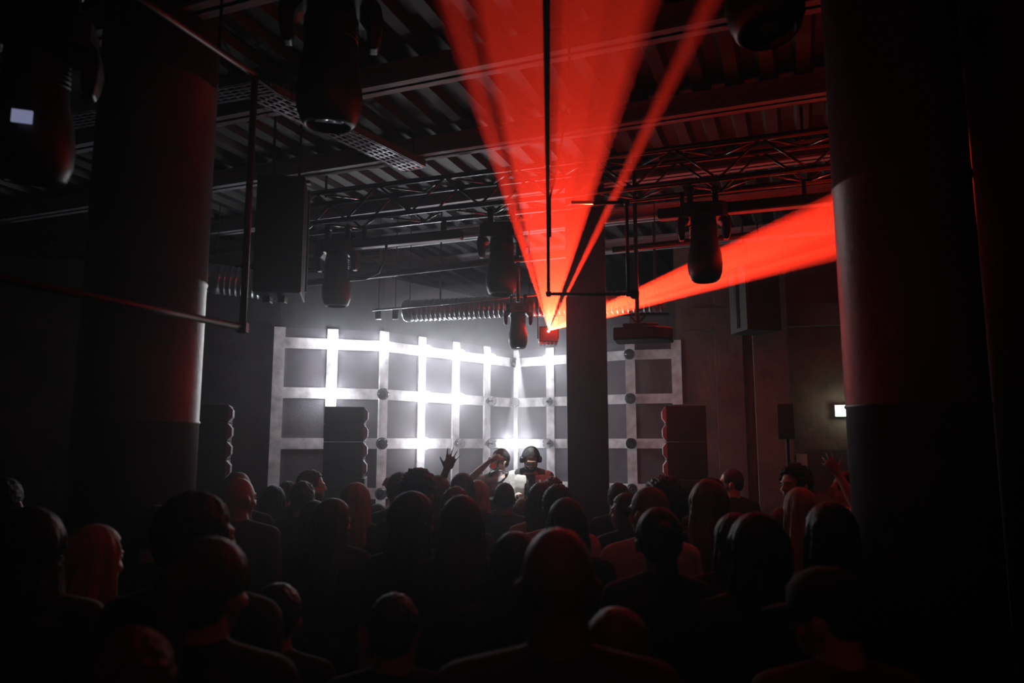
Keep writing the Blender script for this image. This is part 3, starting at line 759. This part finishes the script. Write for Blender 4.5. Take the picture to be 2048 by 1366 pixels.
    hood = sleeve == 'hood'
    for sx, nm in ((1, 'R'), (-1, 'L')):
        sho, el, wr = A[nm][:3]; sho = Vector((sho.x * wide, sho.y, sho.z))
        cap(bm, (sx * .05, -.02, 1.468), sho + Vector((-sx * .01, 0, .008)), .054, .063, 12); cap(bm, Vector((sho.x * .75, 0, 1.37)), sho, .082, .067, 12)
        if sleeve != 'tank':
            e1 = el if sleeve in ('long', 'hood') else sho.lerp(el, .72)
            cap(bm, sho, e1, .066, .056, 12)
            if sleeve in ('long', 'hood'): cap(bm, el, wr.lerp(el, .08), .054, .036, 12)
    if hood:
        ell(bm, (0, -.09, 1.45), (.11, .06, .06), 14)
    bm.transform(LM)
    me = remeshed(bm, max(vox, .012), 3)
    a = getv(me)                                # soft folds
    ph = random.random() * 9
    ang = np.arctan2(a[:, 0], a[:, 1] + .001)
    f_ = .0045 * np.sin(ang * 9 + a[:, 2] * 11 + ph) * np.clip((1.38 - a[:, 2]) * 4, 0, 1) + .003 * np.sin(a[:, 2] * 46 + ang * 3 + ph)
    r_ = np.sqrt(a[:, 0] ** 2 + a[:, 1] ** 2) + .02
    a[:, 0] += f_ * a[:, 0] / r_; a[:, 1] += f_ * a[:, 1] / r_
    setv(me, a); me.materials.append(CM[top]); o = bpy.data.objects.new('shirt', me); C.objects.link(o); o.parent = t
    if over:                                    # an open overshirt: front halves and back, built around the tee
        bm = NB()
        rg = rings([(z, rx + .016, ry + .016, y0) for z, rx, ry, y0 in tp], .016, .014); loft(bm, rg)
        for sx, nm in ((1, 'R'), (-1, 'L')):
            sho, el, wr = A[nm][:3]
            cap(bm, (sx * .07, -.02, 1.468), sho + Vector((-sx * .01, 0, .010)), .040, .066, 12); cap(bm, sho, el, .069, .06, 12); cap(bm, el, wr.lerp(el, .1), .06, .045, 12)
        bm.transform(LM); me = remeshed(bm, .011, 3); a = getv(me)
        LMi = np.array(LM.inverted(), dtype=np.float32); q_ = a @ LMi[:3, :3].T + LMi[:3, 3]
        ins = (np.abs(q_[:, 0]) < .035 + np.clip(1.5 - q_[:, 2], 0, .5) * .12) & (q_[:, 1] > .02)
        q_[ins, 1] = q_[ins, 1] - .075; q_[ins, 0] *= .9
        LMf = np.array(LM, dtype=np.float32); a = q_ @ LMf[:3, :3].T + LMf[:3, 3]
        a[:, 0] += .004 * np.sin(a[:, 2] * 40)
        setv(me, a); me.materials.append(CM[over]); o = bpy.data.objects.new('overshirt', me); C.objects.link(o); o.parent = t
    # trousers and shoes
    bm = NB(); loft(bm, rings([(.80, .155, .11, 0), (.88, .165, .12, 0), (.97, .170, .124, -.01), (1.03, .16, .116, 0)], .008, .008))
    for sx in (-1, 1):
        cap(bm, (sx * .09, 0, .88), (sx * .097, .012, .50), .094, .068, 12); cap(bm, (sx * .097, .012, .50), (sx * .10, -.018, .10), .068, .058, 12)
    me = remeshed(bm, .018, 2); me.materials.append(CM[trousers]); o = bpy.data.objects.new('trousers', me); C.objects.link(o); o.parent = t
    for sx in (-1, 1):
        bm = NB(); ell(bm, (sx * .105, .055, .05), (.052, .14, .048), 14); box(bm, (sx * .105, .055, .014), (.09, .25, .027)); obj('shoe', bm, M['shoe'], t, smooth=True)
    # hair
    if hair != 'bald':
        bm = NB(); cc = Vector((0, -.02, 1.662))
        g = dict(short=.010, crop=.005, long=.014, bun=.009, afro=.07, bob=.018, cap=.006, curly=.026, ponytail=.008).get(hair, .01) * hvol
        ell(bm, cc, (.079 + g, .097 + g, .094 + g), 28)
        if hair in ('short', 'crop', 'curly', 'cap', 'bun', 'ponytail'):
            ell(bm, (0, -.055, 1.615), (.068 + g * .7, .058 + g * .6, .06), 18)
        if hair in ('long', 'bob'):
            zl = hlen if hair == 'long' else 1.49
            prof = [(1.70, .088, .085, -.02), (1.62, .094, .080, -.035), (1.54, .098, .072, -.05), (1.47, .104 if hair == 'long' else .098, .068, -.065)]
            if hair == 'long': prof += [(1.38, .110, .06, -.085), (1.28, .105, .045, -.10), (max(zl, 1.12), .085, .03, -.11)]
            prof = [(z, rx + (hvol - 1) * .04 * (1.75 - z) * 3, ry, y0) for z, rx, ry, y0 in prof]
            out = []
            for z, rx, ry, y0 in prof: out.append([Vector((math.cos(2 * math.pi * i / 28) * rx, y0 + math.sin(2 * math.pi * i / 28) * ry, z)) for i in range(28)])
            loft(bm, out)
            for sx in (-1, 1): cap(bm, (sx * .078, .0, 1.64), (sx * .092, -.01, 1.5), .022, .02, 10)
        if hair == 'bun': ell(bm, (0, -.07, 1.755), (.038, .036, .032), 14)
        if hair == 'ponytail':
            ell(bm, (0, -.125, 1.69), (.03, .03, .03), 12); cap(bm, (0, -.14, 1.68), (0, -.15, 1.5), .034, .045, 12); cap(bm, (0, -.15, 1.5), (.01, -.13, 1.25), .045, .018, 12)
        me = remeshed(bm, .0075 if vox < .01 else .0095, 1)
        a = getv(me); c_ = np.array(cc, dtype=np.float32)
        rel = a - c_; ang = np.arctan2(rel[:, 0], rel[:, 1])
        rr = np.sqrt(rel[:, 0] ** 2 + rel[:, 1] ** 2) + 1e-4
        if hair in ('long', 'bob', 'ponytail'):
            f_ = .0035 * np.sin(ang * 31 + ph) + .003 * np.sin(ang * 57 + a[:, 2] * 20) + .004 * np.sin(ang * 11 + a[:, 2] * 14 + ph)
            f_ *= np.clip((1.74 - a[:, 2]) * 10, .15, 1)
            a[:, 0] += f_ * rel[:, 0] / rr; a[:, 1] += f_ * rel[:, 1] / rr
        else:
            amp = dict(afro=.012, curly=.012, short=.004, crop=.0012, bun=.003, cap=.002).get(hair, .004)
            fq = dict(afro=38, curly=48).get(hair, 60)
            ns = np.sin(a[:, 0] * fq * 2.1 + ph) * np.sin(a[:, 1] * fq * 1.7) * np.sin(a[:, 2] * fq * 1.9 + 1) + .5 * np.sin(a[:, 0] * fq * 5 + a[:, 2] * fq * 4.1)
            nn_ = rel / (np.linalg.norm(rel, axis=1)[:, None] + 1e-4); a += nn_ * (amp * ns)[:, None]
        rel = a - c_                              # draw the face opening inside the skull
        hl = dict(afro=1.70, curly=1.695, long=1.70, bob=1.69).get(hair, 1.70)
        yb = .035 if hair in ('long', 'bob') else .058
        fm = (a[:, 1] > yb) & (a[:, 2] < hl + .02 * (1 - np.clip(np.abs(a[:, 0]) / .06, 0, 1)))
        if hair in ('short', 'crop', 'curly', 'cap', 'bun', 'ponytail'):
            fm |= (a[:, 1] > -.035) & (a[:, 2] < 1.632) & (np.abs(a[:, 0]) > .03) & (a[:, 2] > 1.45)
        a[fm] = c_ + rel[fm] * np.array([.62, .45, .8], dtype=np.float32)
        if hair == 'bald_fringe': pass
        setv(me, a); me.transform(T); me.materials.append(HM[hcol]); o = bpy.data.objects.new('hair', me); C.objects.link(o); o.parent = t
    if hair == 'cap':
        bm = NB(); lathe(bm, [(.095, -.01), (.097, .02), (.088, .06), (.06, .09), (.02, .102), (.008, .104)], 28, Matrix.Translation((0, -.015, 1.665)) @ Matrix.Diagonal((1, 1.12, 1, 1)))
        prism(bm, [(-.07, .07), (.07, .07), (.06, .15), (.03, .17), (-.03, .17), (-.06, .15)], 1.662, 1.670); bm.transform(T); obj('cap', bm, CM[capc], t, smooth=True)
    if beard:
        bm = NB(); ell(bm, (0, .037, 1.557), (.053, .055, .045), 16); ell(bm, (0, .072, 1.545), (.032, .024, .03), 12)
        for sx in (-1, 1): cap(bm, (sx * .066, .015, 1.62), (sx * .05, .045, 1.57), .012, .016, 8)
        ell(bm, (0, .091, 1.592), (.028, .012, .006), 10)
        me = remeshed(bm, .0075, 1); a = getv(me)
        mm = (a[:, 2] > 1.565) & (a[:, 2] < 1.585) & (np.abs(a[:, 0]) < .028); a[mm, 1] -= .02
        setv(me, a); me.transform(T); me.materials.append(HM[beard]); o = bpy.data.objects.new('beard', me); C.objects.link(o); o.parent = t
    if glasses:
        bm = NB()
        for sx in (-1, 1):
            lathe(bm, [(.024, -.002), (.027, -.002), (.027, .002), (.024, .002)], 20, Matrix.Translation((sx * .033, .108, 1.633)) @ Matrix.Rotation(math.pi / 2, 4, 'X'))
            cyl(bm, (sx * .059, .106, 1.638), (sx * .08, -.005, 1.638), .002, seg=6)
        cyl(bm, (-.01, .11, 1.638), (.01, .11, 1.638), .002, seg=6)
        bm.transform(T); obj('glasses', bm, M['blackplastic'], t, smooth=False)
    t['_'] = 0
    del t['_']
    return t, A, Matrix.Translation(base) @ Matrix.Rotation(R(yaw), 4, 'Z') @ Matrix.Scale(s, 4), T

def headphones(Mw, T, around_neck, label):
    bm = NB(); W = Mw @ T
    t = empty('headphones', W @ Vector((0, -.01, 1.63)), 0, label, 'headphones')
    I = Matrix.Translation(-(W @ Vector((0, -.01, 1.63))))
    if around_neck: L = Mw @ Matrix.Translation((0, .025, 1.49)) @ Matrix.Rotation(R(-72), 4, 'X') @ Matrix.Scale(.95, 4)
    else: L = W @ Matrix.Translation((0, -.008, 1.625)) @ Matrix.Rotation(R(8), 4, 'X')
    L = I @ L
    pts = [Vector((math.cos(a_) * .090, 0, math.sin(a_) * .138)) for a_ in [math.pi * k / 18 for k in range(19)]]
    bm = NB(); pathtube(bm, pts, .0105, 10); bm.transform(L); obj('headband', bm, M['galv' if around_neck else 'blackplastic'], t, smooth=True)
    for sx in (-1, 1):
        bm = NB(); lathe(bm, [(.012, -.022), (.03, -.02), (.036, -.006), (.036, .012), (.03, .02), (.012, .021)], 24, Matrix.Translation((sx * .091, 0, -.004)) @ Matrix.Rotation(math.pi / 2 * sx, 4, 'Y')); bm.transform(L); obj('ear_cup', bm, M['blackplastic'], t, smooth=True)
        bm = NB(); lathe(bm, [(.010, .0205), (.022, .022), (.022, .024), (.010, .0245)], 20, Matrix.Translation((sx * .091, 0, -.004)) @ Matrix.Rotation(math.pi / 2 * sx, 4, 'Y')); bm.transform(L); obj('cup_badge', bm, M['truss'], t, smooth=True)
    return t

# --- the two performers
GP = 'performers behind the booth'
YD = 7.62
el = P(952, 951, YD - .22); wr = P(981, 921, YD - .28)
t, A, Mw, T = person('person in a dark grey tee drinking from a cup behind the booth', 1004, 897, YD, 'short', 'black', 'fair', 'midgrey', base=Vector((P(998, 897, YD).x, YD, .3)), yaw=180, hyaw=-46, hpitch=-4, hroll=-6, vox=.0072, floor=.3,
    arms={'R': (el, wr, (.10, -.02, .035), (.25, .9, -.3), .5, .05)}, glasses=True, group=GP)
headphones(Mw, T, True, 'silver and black headphones around the neck of the drinking performer')
cupc = Mw @ (T @ Vector((0, .125, 1.565)))
# the cup in that hand
wl = Mw @ A['R'][2] if not isinstance(A['R'][2], tuple) else None
cp = P(989, 928, YD - .30)
t = empty('drinking_cup', cp, 0, 'small clear cup with a red drink raised by the drinking performer', 'cup')
q = Vector((.35, .25, .45)).to_track_quat('Z', 'Y').to_matrix().to_4x4()
bm = NB(); lathe(bm, [(.024, -.055), (.027, -.052), (.034, .045), (.032, .045), (.025, -.048), (.0, -.05)], 24, q); obj('cup_wall', bm, M['cup'], t, smooth=True)
bm = NB(); lathe(bm, [(.001, -.047), (.023, -.047), (.027, -.012), (.001, -.010)], 24, q); obj('red_drink', bm, M['drink'], t, smooth=True)
el1 = P(1026, 985, YD - .12); wr1 = P(1040, 992, 7.34); el2 = P(1092, 985, YD - .12); wr2 = P(1074, 993, 7.34)
t, A, Mw, T = person('bearded person in headphones and open cream overshirt bent over the mixer', 1060, 889, YD + .08, 'crop', 'black', 'tan', 'charcoal', yaw=180, hyaw=4, hpitch=22, vox=.0072, floor=.3, lean=.2, sleeve='short',
    arms={'R': (el1, wr1, (.05, -.12, -.03), (0, .1, -1), .5, .06), 'L': (el2, wr2, (-.05, -.12, -.03), (0, .1, -1), .5, .06)}, group=GP, beard='black', over='cream')
headphones(Mw, T, False, 'black headphones worn by the bearded performer')

# --- the crowd: (label, px, top py, depth, kwargs)
GC = 'crowd facing the booth'
CROWD = [
 ('bald person with side light in front of the far left stack', 479, 955, 4.5, dict(hair='bald', skin='tan', top='charcoal', hyaw=-32)),
 ('person with a pale shaven crown just behind the bald person at the far left stack', 478, 944, 5.3, dict(hair='crop', hcol='grey', skin='fair', hyaw=-10)),
 ('long haired brunette directly under the bald person by the left column', 482, 1018, 5.1, dict(hair='long', hcol='brown', fem=True, hyaw=-25)),
 ('dark haired person under the left end strip of the grid', 549, 970, 6.2, dict(hair='bob', hcol='black', hyaw=-12)),
 ('person with a pale collar peeking between two heads left of the bearded profile', 577, 962, 7.0, dict(hair='short', hcol='black', top='white', hyaw=-20)),
 ('person with quiff and beard in profile before the left speaker stack', 624, 940, 6.2, dict(hair='short', hcol='brown', skin='fair', hyaw=-68, yaw=-15, beard='brown', vox=.009, hvol=1.3)),
 ('dark round haired person directly in front of the bearded profile', 607, 963, 5.7, dict(hair='short', hcol='black', hvol=1.5)),
 ('dark haired person low behind the brunette with the visible ear', 630, 1000, 5.1, dict(hair='bob', hcol='black', fem=True)),
 ('brunette with loose hair behind one ear, below the left speaker stack', 668, 996, 4.2, dict(hair='long', hcol='brown', skin='fair', fem=True, hyaw=-35, hvol=1.2, sleeve='long')),
 ('blonde with shoulder length hair below the left speaker stack', 714, 964, 5.0, dict(hair='long', hcol='blonde', fem=True, hlen=1.35, hvol=1.1, hyaw=-15)),
 ('short dark person in the gap under the lowest globe of the grid', 757, 1006, 6.3, dict(hair='bob', hcol='black', fem=True)),
 ('dark haired person half hidden behind the tall curly head, holding up one hand', 800, 944, 5.4, dict(hair='short', hcol='brown', skin='fair', armspec='pinch')),
 ('tall person with thick dark curly hair left of the raised hand', 838, 934, 4.7, dict(hair='curly', hcol='black', skin='tan', hyaw=-30, hvol=1.0)),
 ('person with big loose black hair, in front of the tall curly head', 826, 984, 3.6, dict(hair='long', hcol='black', fem=True, hvol=1.5, hyaw=-40, skin='tan')),
 ('red brown haired person stretching one open hand up', 893, 950, 5.2, dict(hair='bob', hcol='red', skin='brown', armspec='wave')),
 ('slim person with smooth black hair left of the drinking performer', 925, 944, 6.0, dict(hair='long', hcol='black', fem=True)),
 ('blonde with a bright rim of light below the drinking performer', 956, 959, 6.2, dict(hair='long', hcol='blonde', skin='fair', fem=True, hlen=1.3)),
 ('person with a rounded red lit crown behind the straight haired head', 912, 974, 4.7, dict(hair='short', hcol='red', hvol=1.4)),
 ('person with long straight brown hair and a red glint on the crown', 923, 988, 3.35, dict(hair='long', hcol='brown', fem=True, hlen=1.15, hvol=.9)),
 ('short dark haired person standing right below the two performers', 1009, 965, 5.9, dict(hair='crop', hcol='black', skin='brown')),
 ('shorter person with reddish hair seen under the bearded performer', 1045, 996, 6.5, dict(hair='bob', hcol='red', fem=True)),
 ('person with a tousled reddish crown left of the pillar foot', 1106, 950, 6.4, dict(hair='curly', hcol='red', hvol=.6)),
 ('person with long smooth hair and pale pink top, left of the pillar foot', 1082, 963, 5.1, dict(hair='long', hcol='brown', fem=True, top='pink', hlen=1.3, hvol=.9)),
 ('person with dark cropped hair and wide shoulders before the pillar', 1115, 970, 4.5, dict(hair='short', hcol='black', hvol=1.5, top='pink')),
 ('brown haired person directly behind the large bald head', 1133, 994, 3.6, dict(hair='long', hcol='brown', fem=True, hlen=1.35)),
 ('large bald person close in front, centre of the crowd', 1115, 1053, 1.68, dict(hair='bald', skin='brown', top='charcoal', vox=.0085, wide=1.08)),
 ('dark haired person at the left ear of the large bald person', 1030, 1062, 2.9, dict(hair='bob', hcol='black', fem=True)),
 ('short person with reddish hair at the right shoulder of the large bald person', 1232, 1212, 2.0, dict(hair='bob', hcol='red', fem=True, skin='fair')),
 ('dark haired person beside the right edge of the pillar', 1236, 966, 6.1, dict(hair='short', hcol='black', hvol=1.3)),
 ('long haired person in profile at the left of the spectacled face', 1252, 984, 5.0, dict(hair='long', hcol='brown', skin='fair', fem=True, hyaw=60)),
 ('person in a red lit tee with glasses and short hair looking left', 1297, 974, 3.85, dict(hair='crop', hcol='grey', skin='fair', top='white', hyaw=42, glasses=True, vox=.009)),
 ('person with a large round afro behind the spectacled person', 1327, 950, 4.9, dict(hair='afro', hcol='black', skin='brown')),
 ('person with a dark ponytail and black top in front of the red lit tee', 1315, 1011, 2.95, dict(hair='ponytail', hcol='black', fem=True, skin='tan', sleeve='short')),
 ('person in a dark peaked cap behind the long auburn hair', 1420, 951, 5.6, dict(hair='cap', hcol='black', hyaw=20)),
 ('person with long spreading auburn hair right of the afro', 1415, 962, 4.3, dict(hair='long', hcol='red', fem=True, hvol=1.9, hlen=1.25, skin='fair')),
 ('small pale face turned left in front of the brick wall', 1462, 938, 6.9, dict(hair='crop', hcol='brown', skin='pale', hyaw=75, hpitch=0, vox=.009)),
 ('person with wavy light brown hair behind the smooth bobbed head', 1468, 1026, 3.5, dict(hair='bob', hcol='brown', fem=True, hvol=1.2)),
 ('person with a smooth dark bob, large head in front of the brick wall', 1510, 1024, 2.65, dict(hair='bob', hcol='black', fem=True, hvol=1.1, skin='tan')),
 ('tall person with curly hair in left profile by the paper notice', 1586, 923, 5.3, dict(hair='curly', hcol='black', skin='fair', hyaw=82, yaw=35, top='wine', hvol=.7, vox=.009)),
 ('blonde with very long straight hair lit on the left, under the curly profile', 1597, 974, 4.5, dict(hair='long', hcol='blonde', fem=True, hlen=1.12, top='wine', hyaw=10)),
 ('person with long black hair against the right column', 1656, 1004, 3.1, dict(hair='long', hcol='black', fem=True, hvol=1.3, sleeve='hood')),
 ('person in an orange top with one raised hand beside the right column', 1694, 942, 5.1, dict(hair='crop', hcol='brown', skin='fair', top='orange', hyaw=70, armspec='fingers', vox=.009)),
 ('person with glasses and a headband close in front at the right column', 1664, 1122, 2.1, dict(hair='cap', hcol='black', skin='fair', hyaw=48, hpitch=12, glasses=True, vox=.0085, top='wine')),
 ('blonde with straight hair glowing dark red at the lower left', 196, 1046, 2.8, dict(hair='long', hcol='blonde', fem=True, hlen=1.3, hyaw=-20)),
 ('dark haired person with a red lit face at the left edge', 60, 1012, 2.45, dict(hair='bob', hcol='black', skin='fair', hyaw=70, yaw=10)),
 ('tall dark haired person with a bright forehead before the left column', 396, 984, 2.25, dict(hair='short', hcol='black', skin='fair', hyaw=-38, hvol=1.2, vox=.009)),
 ('person with loose hair and one bare ear in front of the tall bright forehead', 425, 1074, 1.95, dict(hair='ponytail', hcol='brown', skin='fair', fem=True, hyaw=-18, hvol=2.0, vox=.0085)),
 ('short person with grey brown hair at the bottom edge, lower left', 268, 1252, 1.55, dict(hair='short', hcol='brown', skin='fair', hvol=1.2, hyaw=-10)),
 ('dim bare armed person in the dark between the left heads', 560, 1165, 2.6, dict(hair='short', hcol='black', skin='fair', fem=True, sleeve='tank', pose='chest')),
 ('dim person at the far left edge behind the red lit face', 14, 955, 4.2, dict(hair='short', hcol='black', skin='tan')),
 ('dim person in the dark at the lower middle, under the long straight hair', 790, 1185, 2.4, dict(hair='short', hcol='black', skin='tan', pose='fold')),
 ('dim person between the left column and the dark red blonde', 318, 1010, 3.6, dict(hair='short', hcol='black', skin='tan', pose='chest')),
]
for lab, px, py, Y, kw in CROWD:
    kw = dict(kw); sp = kw.pop('armspec', None)
    if sp == 'wave':                            # open hand, fingers spread, over the head at pixel 905,900
        kw['arms'] = {'L' if False else 'R': (P(862, 975, Y + .10), P(892, 942, Y + .05), tuple(P(911, 896, Y + .05) - P(892, 942, Y + .05)), (.3, -1, 0), .10, .20)}; kw['vox'] = .0075
        kw['base'] = Vector((P(875, py, Y).x, Y, 0)); kw['fem'] = False
    if sp == 'pinch':
        kw['arms'] = {'L': (P(800, 1010, Y + .15), P(789, 985, Y + .10), tuple(P(768, 952, Y + .1) - P(789, 985, Y + .1)), (-.4, .9, -.2), .9, .05)}; kw['vox'] = .0075
    if sp == 'fingers':
        kw['arms'] = {'L': (P(1700, 985, Y - .2), P(1676, 948, Y - .15), tuple(P(1656, 922, Y - .15) - P(1676, 948, Y - .15)), (.3, 1, .2), .5, .2)}
    person(lab, px, py, Y, group=GC, **kw)
# small red indicator on things held in the dark

# ------------------------------------------------------------------ the red laser: one source, its fans shaped as thicker haze so they show
LP = Vector((LO.x, 8.06, LO.z))
SHEETS = []
def fan(pa, pb, half, label, n=14, dens=.5, length=None, nz=0):
    """pa, pb: points on the fan's two edges; half: half angle of its thickness"""
    d1 = (pa - LP).normalized(); d2 = (pb - LP).normalized(); L = length or 9
    nrm = d1.cross(d2).normalized(); ang = d1.angle(d2)
    rings = []
    for r in [q_ for q_ in (.012, .5, 1.5, 3, 5, 7) if q_ < L] + [L]:
        top, bot = [], []
        for k in range(n + 1):
            f = k / n; d = (d1 * math.sin((1 - f) * ang) + d2 * math.sin(f * ang)) / math.sin(ang)
            h = r * half + .001
            top.append(LP + d * r + nrm * h); bot.append(LP + d * r - nrm * h)
        rings.append(top + list(reversed(bot)))
    bm = NB(); loft(bm, rings)
    m = bpy.data.materials.new('lit_haze'); m.use_nodes = True; nt = m.node_tree; nt.nodes.clear()
    out = nt.nodes.new('ShaderNodeOutputMaterial'); v = nt.nodes.new('ShaderNodeVolumeScatter')
    v.inputs['Color'].default_value = (1, .9, .85, 1); v.inputs['Density'].default_value = dens; v.inputs['Anisotropy'].default_value = .0
    nt.links.new(v.outputs[0], out.inputs['Volume'])
    o = obj('laser_beam_haze', bm, m)
    tag(o, label, 'laser beam', 'red laser beams', 'thing')
    c = (d1 + d2).normalized()
    SHEETS.append((nrm, c, ang / 2, half))
    return o
fan(P(954, 0, 2.2), P(1302, 0, 2.2), .018, 'broad red laser fan rising from the laser over the crowd', dens=.30)
fan(P(882, 0, 2.1), P(926, 0, 2.15), .018, 'narrow red laser sheet on the left edge of the broad fan', dens=.2)
fan(P(1408, 0, 2.4), P(1435, 0, 2.4), .014, 'thin red laser beam slanting past the pillar to the top edge', dens=.3)
fan(P(1665, 362, 4.6), P(1670, 475, 6.2), .014, 'wide red laser sheet passing behind the right moving head', dens=.2)
fan(P(1670, 480, 6.2), P(1670, 531, 7.0), .014, 'brighter lower red laser sheet just above the hanging speaker', dens=.25)
fan(P(1137, 583, 7.24), P(1663, 376, 4.6), .014, 'short red laser sheet between source and pillar, cut off by the pillar', dens=.3, length=2.2)
ll = lamp('POINT', 'laser_light', LP, 74000, (1, 1, 1), 0.0)
ll.data.use_nodes = True; nt = ll.data.node_tree
em = nt.nodes['Emission']; tc = nt.nodes.new('ShaderNodeTexCoord')
def node(t, **k):
    n = nt.nodes.new(t)
    for a_, b_ in k.items(): setattr(n, a_, b_)
    return n
def math_(op, a, b=None):
    n = node('ShaderNodeMath', operation=op)
    for i, v_ in enumerate((a, b)):
        if v_ is None: continue
        if isinstance(v_, (int, float)): n.inputs[i].default_value = v_
        else: nt.links.new(v_, n.inputs[i])
    return n.outputs[0]
def dotn(vec):
    n = node('ShaderNodeVectorMath', operation='DOT_PRODUCT'); nt.links.new(tc.outputs['Normal'], n.inputs[0]); n.inputs[1].default_value = vec; return n.outputs['Value']
tot = None
for nrm, c, ha, half in SHEETS:
    a_ = math_('LESS_THAN', math_('ABSOLUTE', dotn(nrm)), half * 1.1)
    b_ = math_('GREATER_THAN', dotn(c), math.cos(ha + .004))
    m_ = math_('MULTIPLY', a_, b_); tot = m_ if tot is None else math_('MAXIMUM', tot, m_)
nz = node('ShaderNodeTexNoise'); nt.links.new(tc.outputs['Normal'], nz.inputs['Vector']); nz.inputs['Scale'].default_value = 16; nz.inputs['Detail'].default_value = 5
st_ = math_('ADD', math_('MULTIPLY', nz.outputs['Fac'], .9), .5)
nt.links.new(math_('MULTIPLY', tot, st_), em.inputs['Strength'])
em.inputs['Color'].default_value = (1, .028, .0095, 1)
lamp('POINT', 'laser_scatter_fill', LP + Vector((0, -.08, .02)), 1.6, (1, .06, .04), .02)  # added red fill in place of glow scattered from the laser fans


# ------------------------------------------------------------------ thicker smoke added before the lamps, partly in place of lens bloom
bm = NB(); ell(bm, (-.35, 9.35, 2.75), (2.1, 1.35, 1.25), 48)
m = bpy.data.materials.new('stage_smoke'); m.use_nodes = True; nt2 = m.node_tree; nt2.nodes.clear()
out = nt2.nodes.new('ShaderNodeOutputMaterial'); v = nt2.nodes.new('ShaderNodeVolumeScatter')
v.inputs['Color'].default_value = (.95, .95, 1, 1); v.inputs['Density'].default_value = .075; v.inputs['Anisotropy'].default_value = .5
nt2.links.new(v.outputs[0], out.inputs['Volume'])
tag(obj('stage_smoke', bm, m, smooth=True), 'thicker grey smoke hanging in front of the lit lamps', 'smoke', kind='stuff')

# ------------------------------------------------------------------ denser haze cone added so the narrow white beam over the performers shows
top_ = Vector((hp.x, HY, hp.z - .03)); end_ = P(1038, 965, 7.52); bd_ = (end_ - top_).normalized()
bm = NB(); cyl(bm, top_, top_ + bd_ * 1.02, .028, .028 + 1.02 * math.tan(R(7.5)), 40)
m = bpy.data.materials.new('beam_haze'); m.use_nodes = True; nt2 = m.node_tree; nt2.nodes.clear()
out = nt2.nodes.new('ShaderNodeOutputMaterial'); v = nt2.nodes.new('ShaderNodeVolumeScatter')
v.inputs['Color'].default_value = (.95, .95, 1, 1); v.inputs['Density'].default_value = .75; v.inputs['Anisotropy'].default_value = .1
nt2.links.new(v.outputs[0], out.inputs['Volume'])
tag(obj('light_beam_haze', bm, m, smooth=True), 'narrow white light beam falling from the small moving head onto the performers', 'light beam')
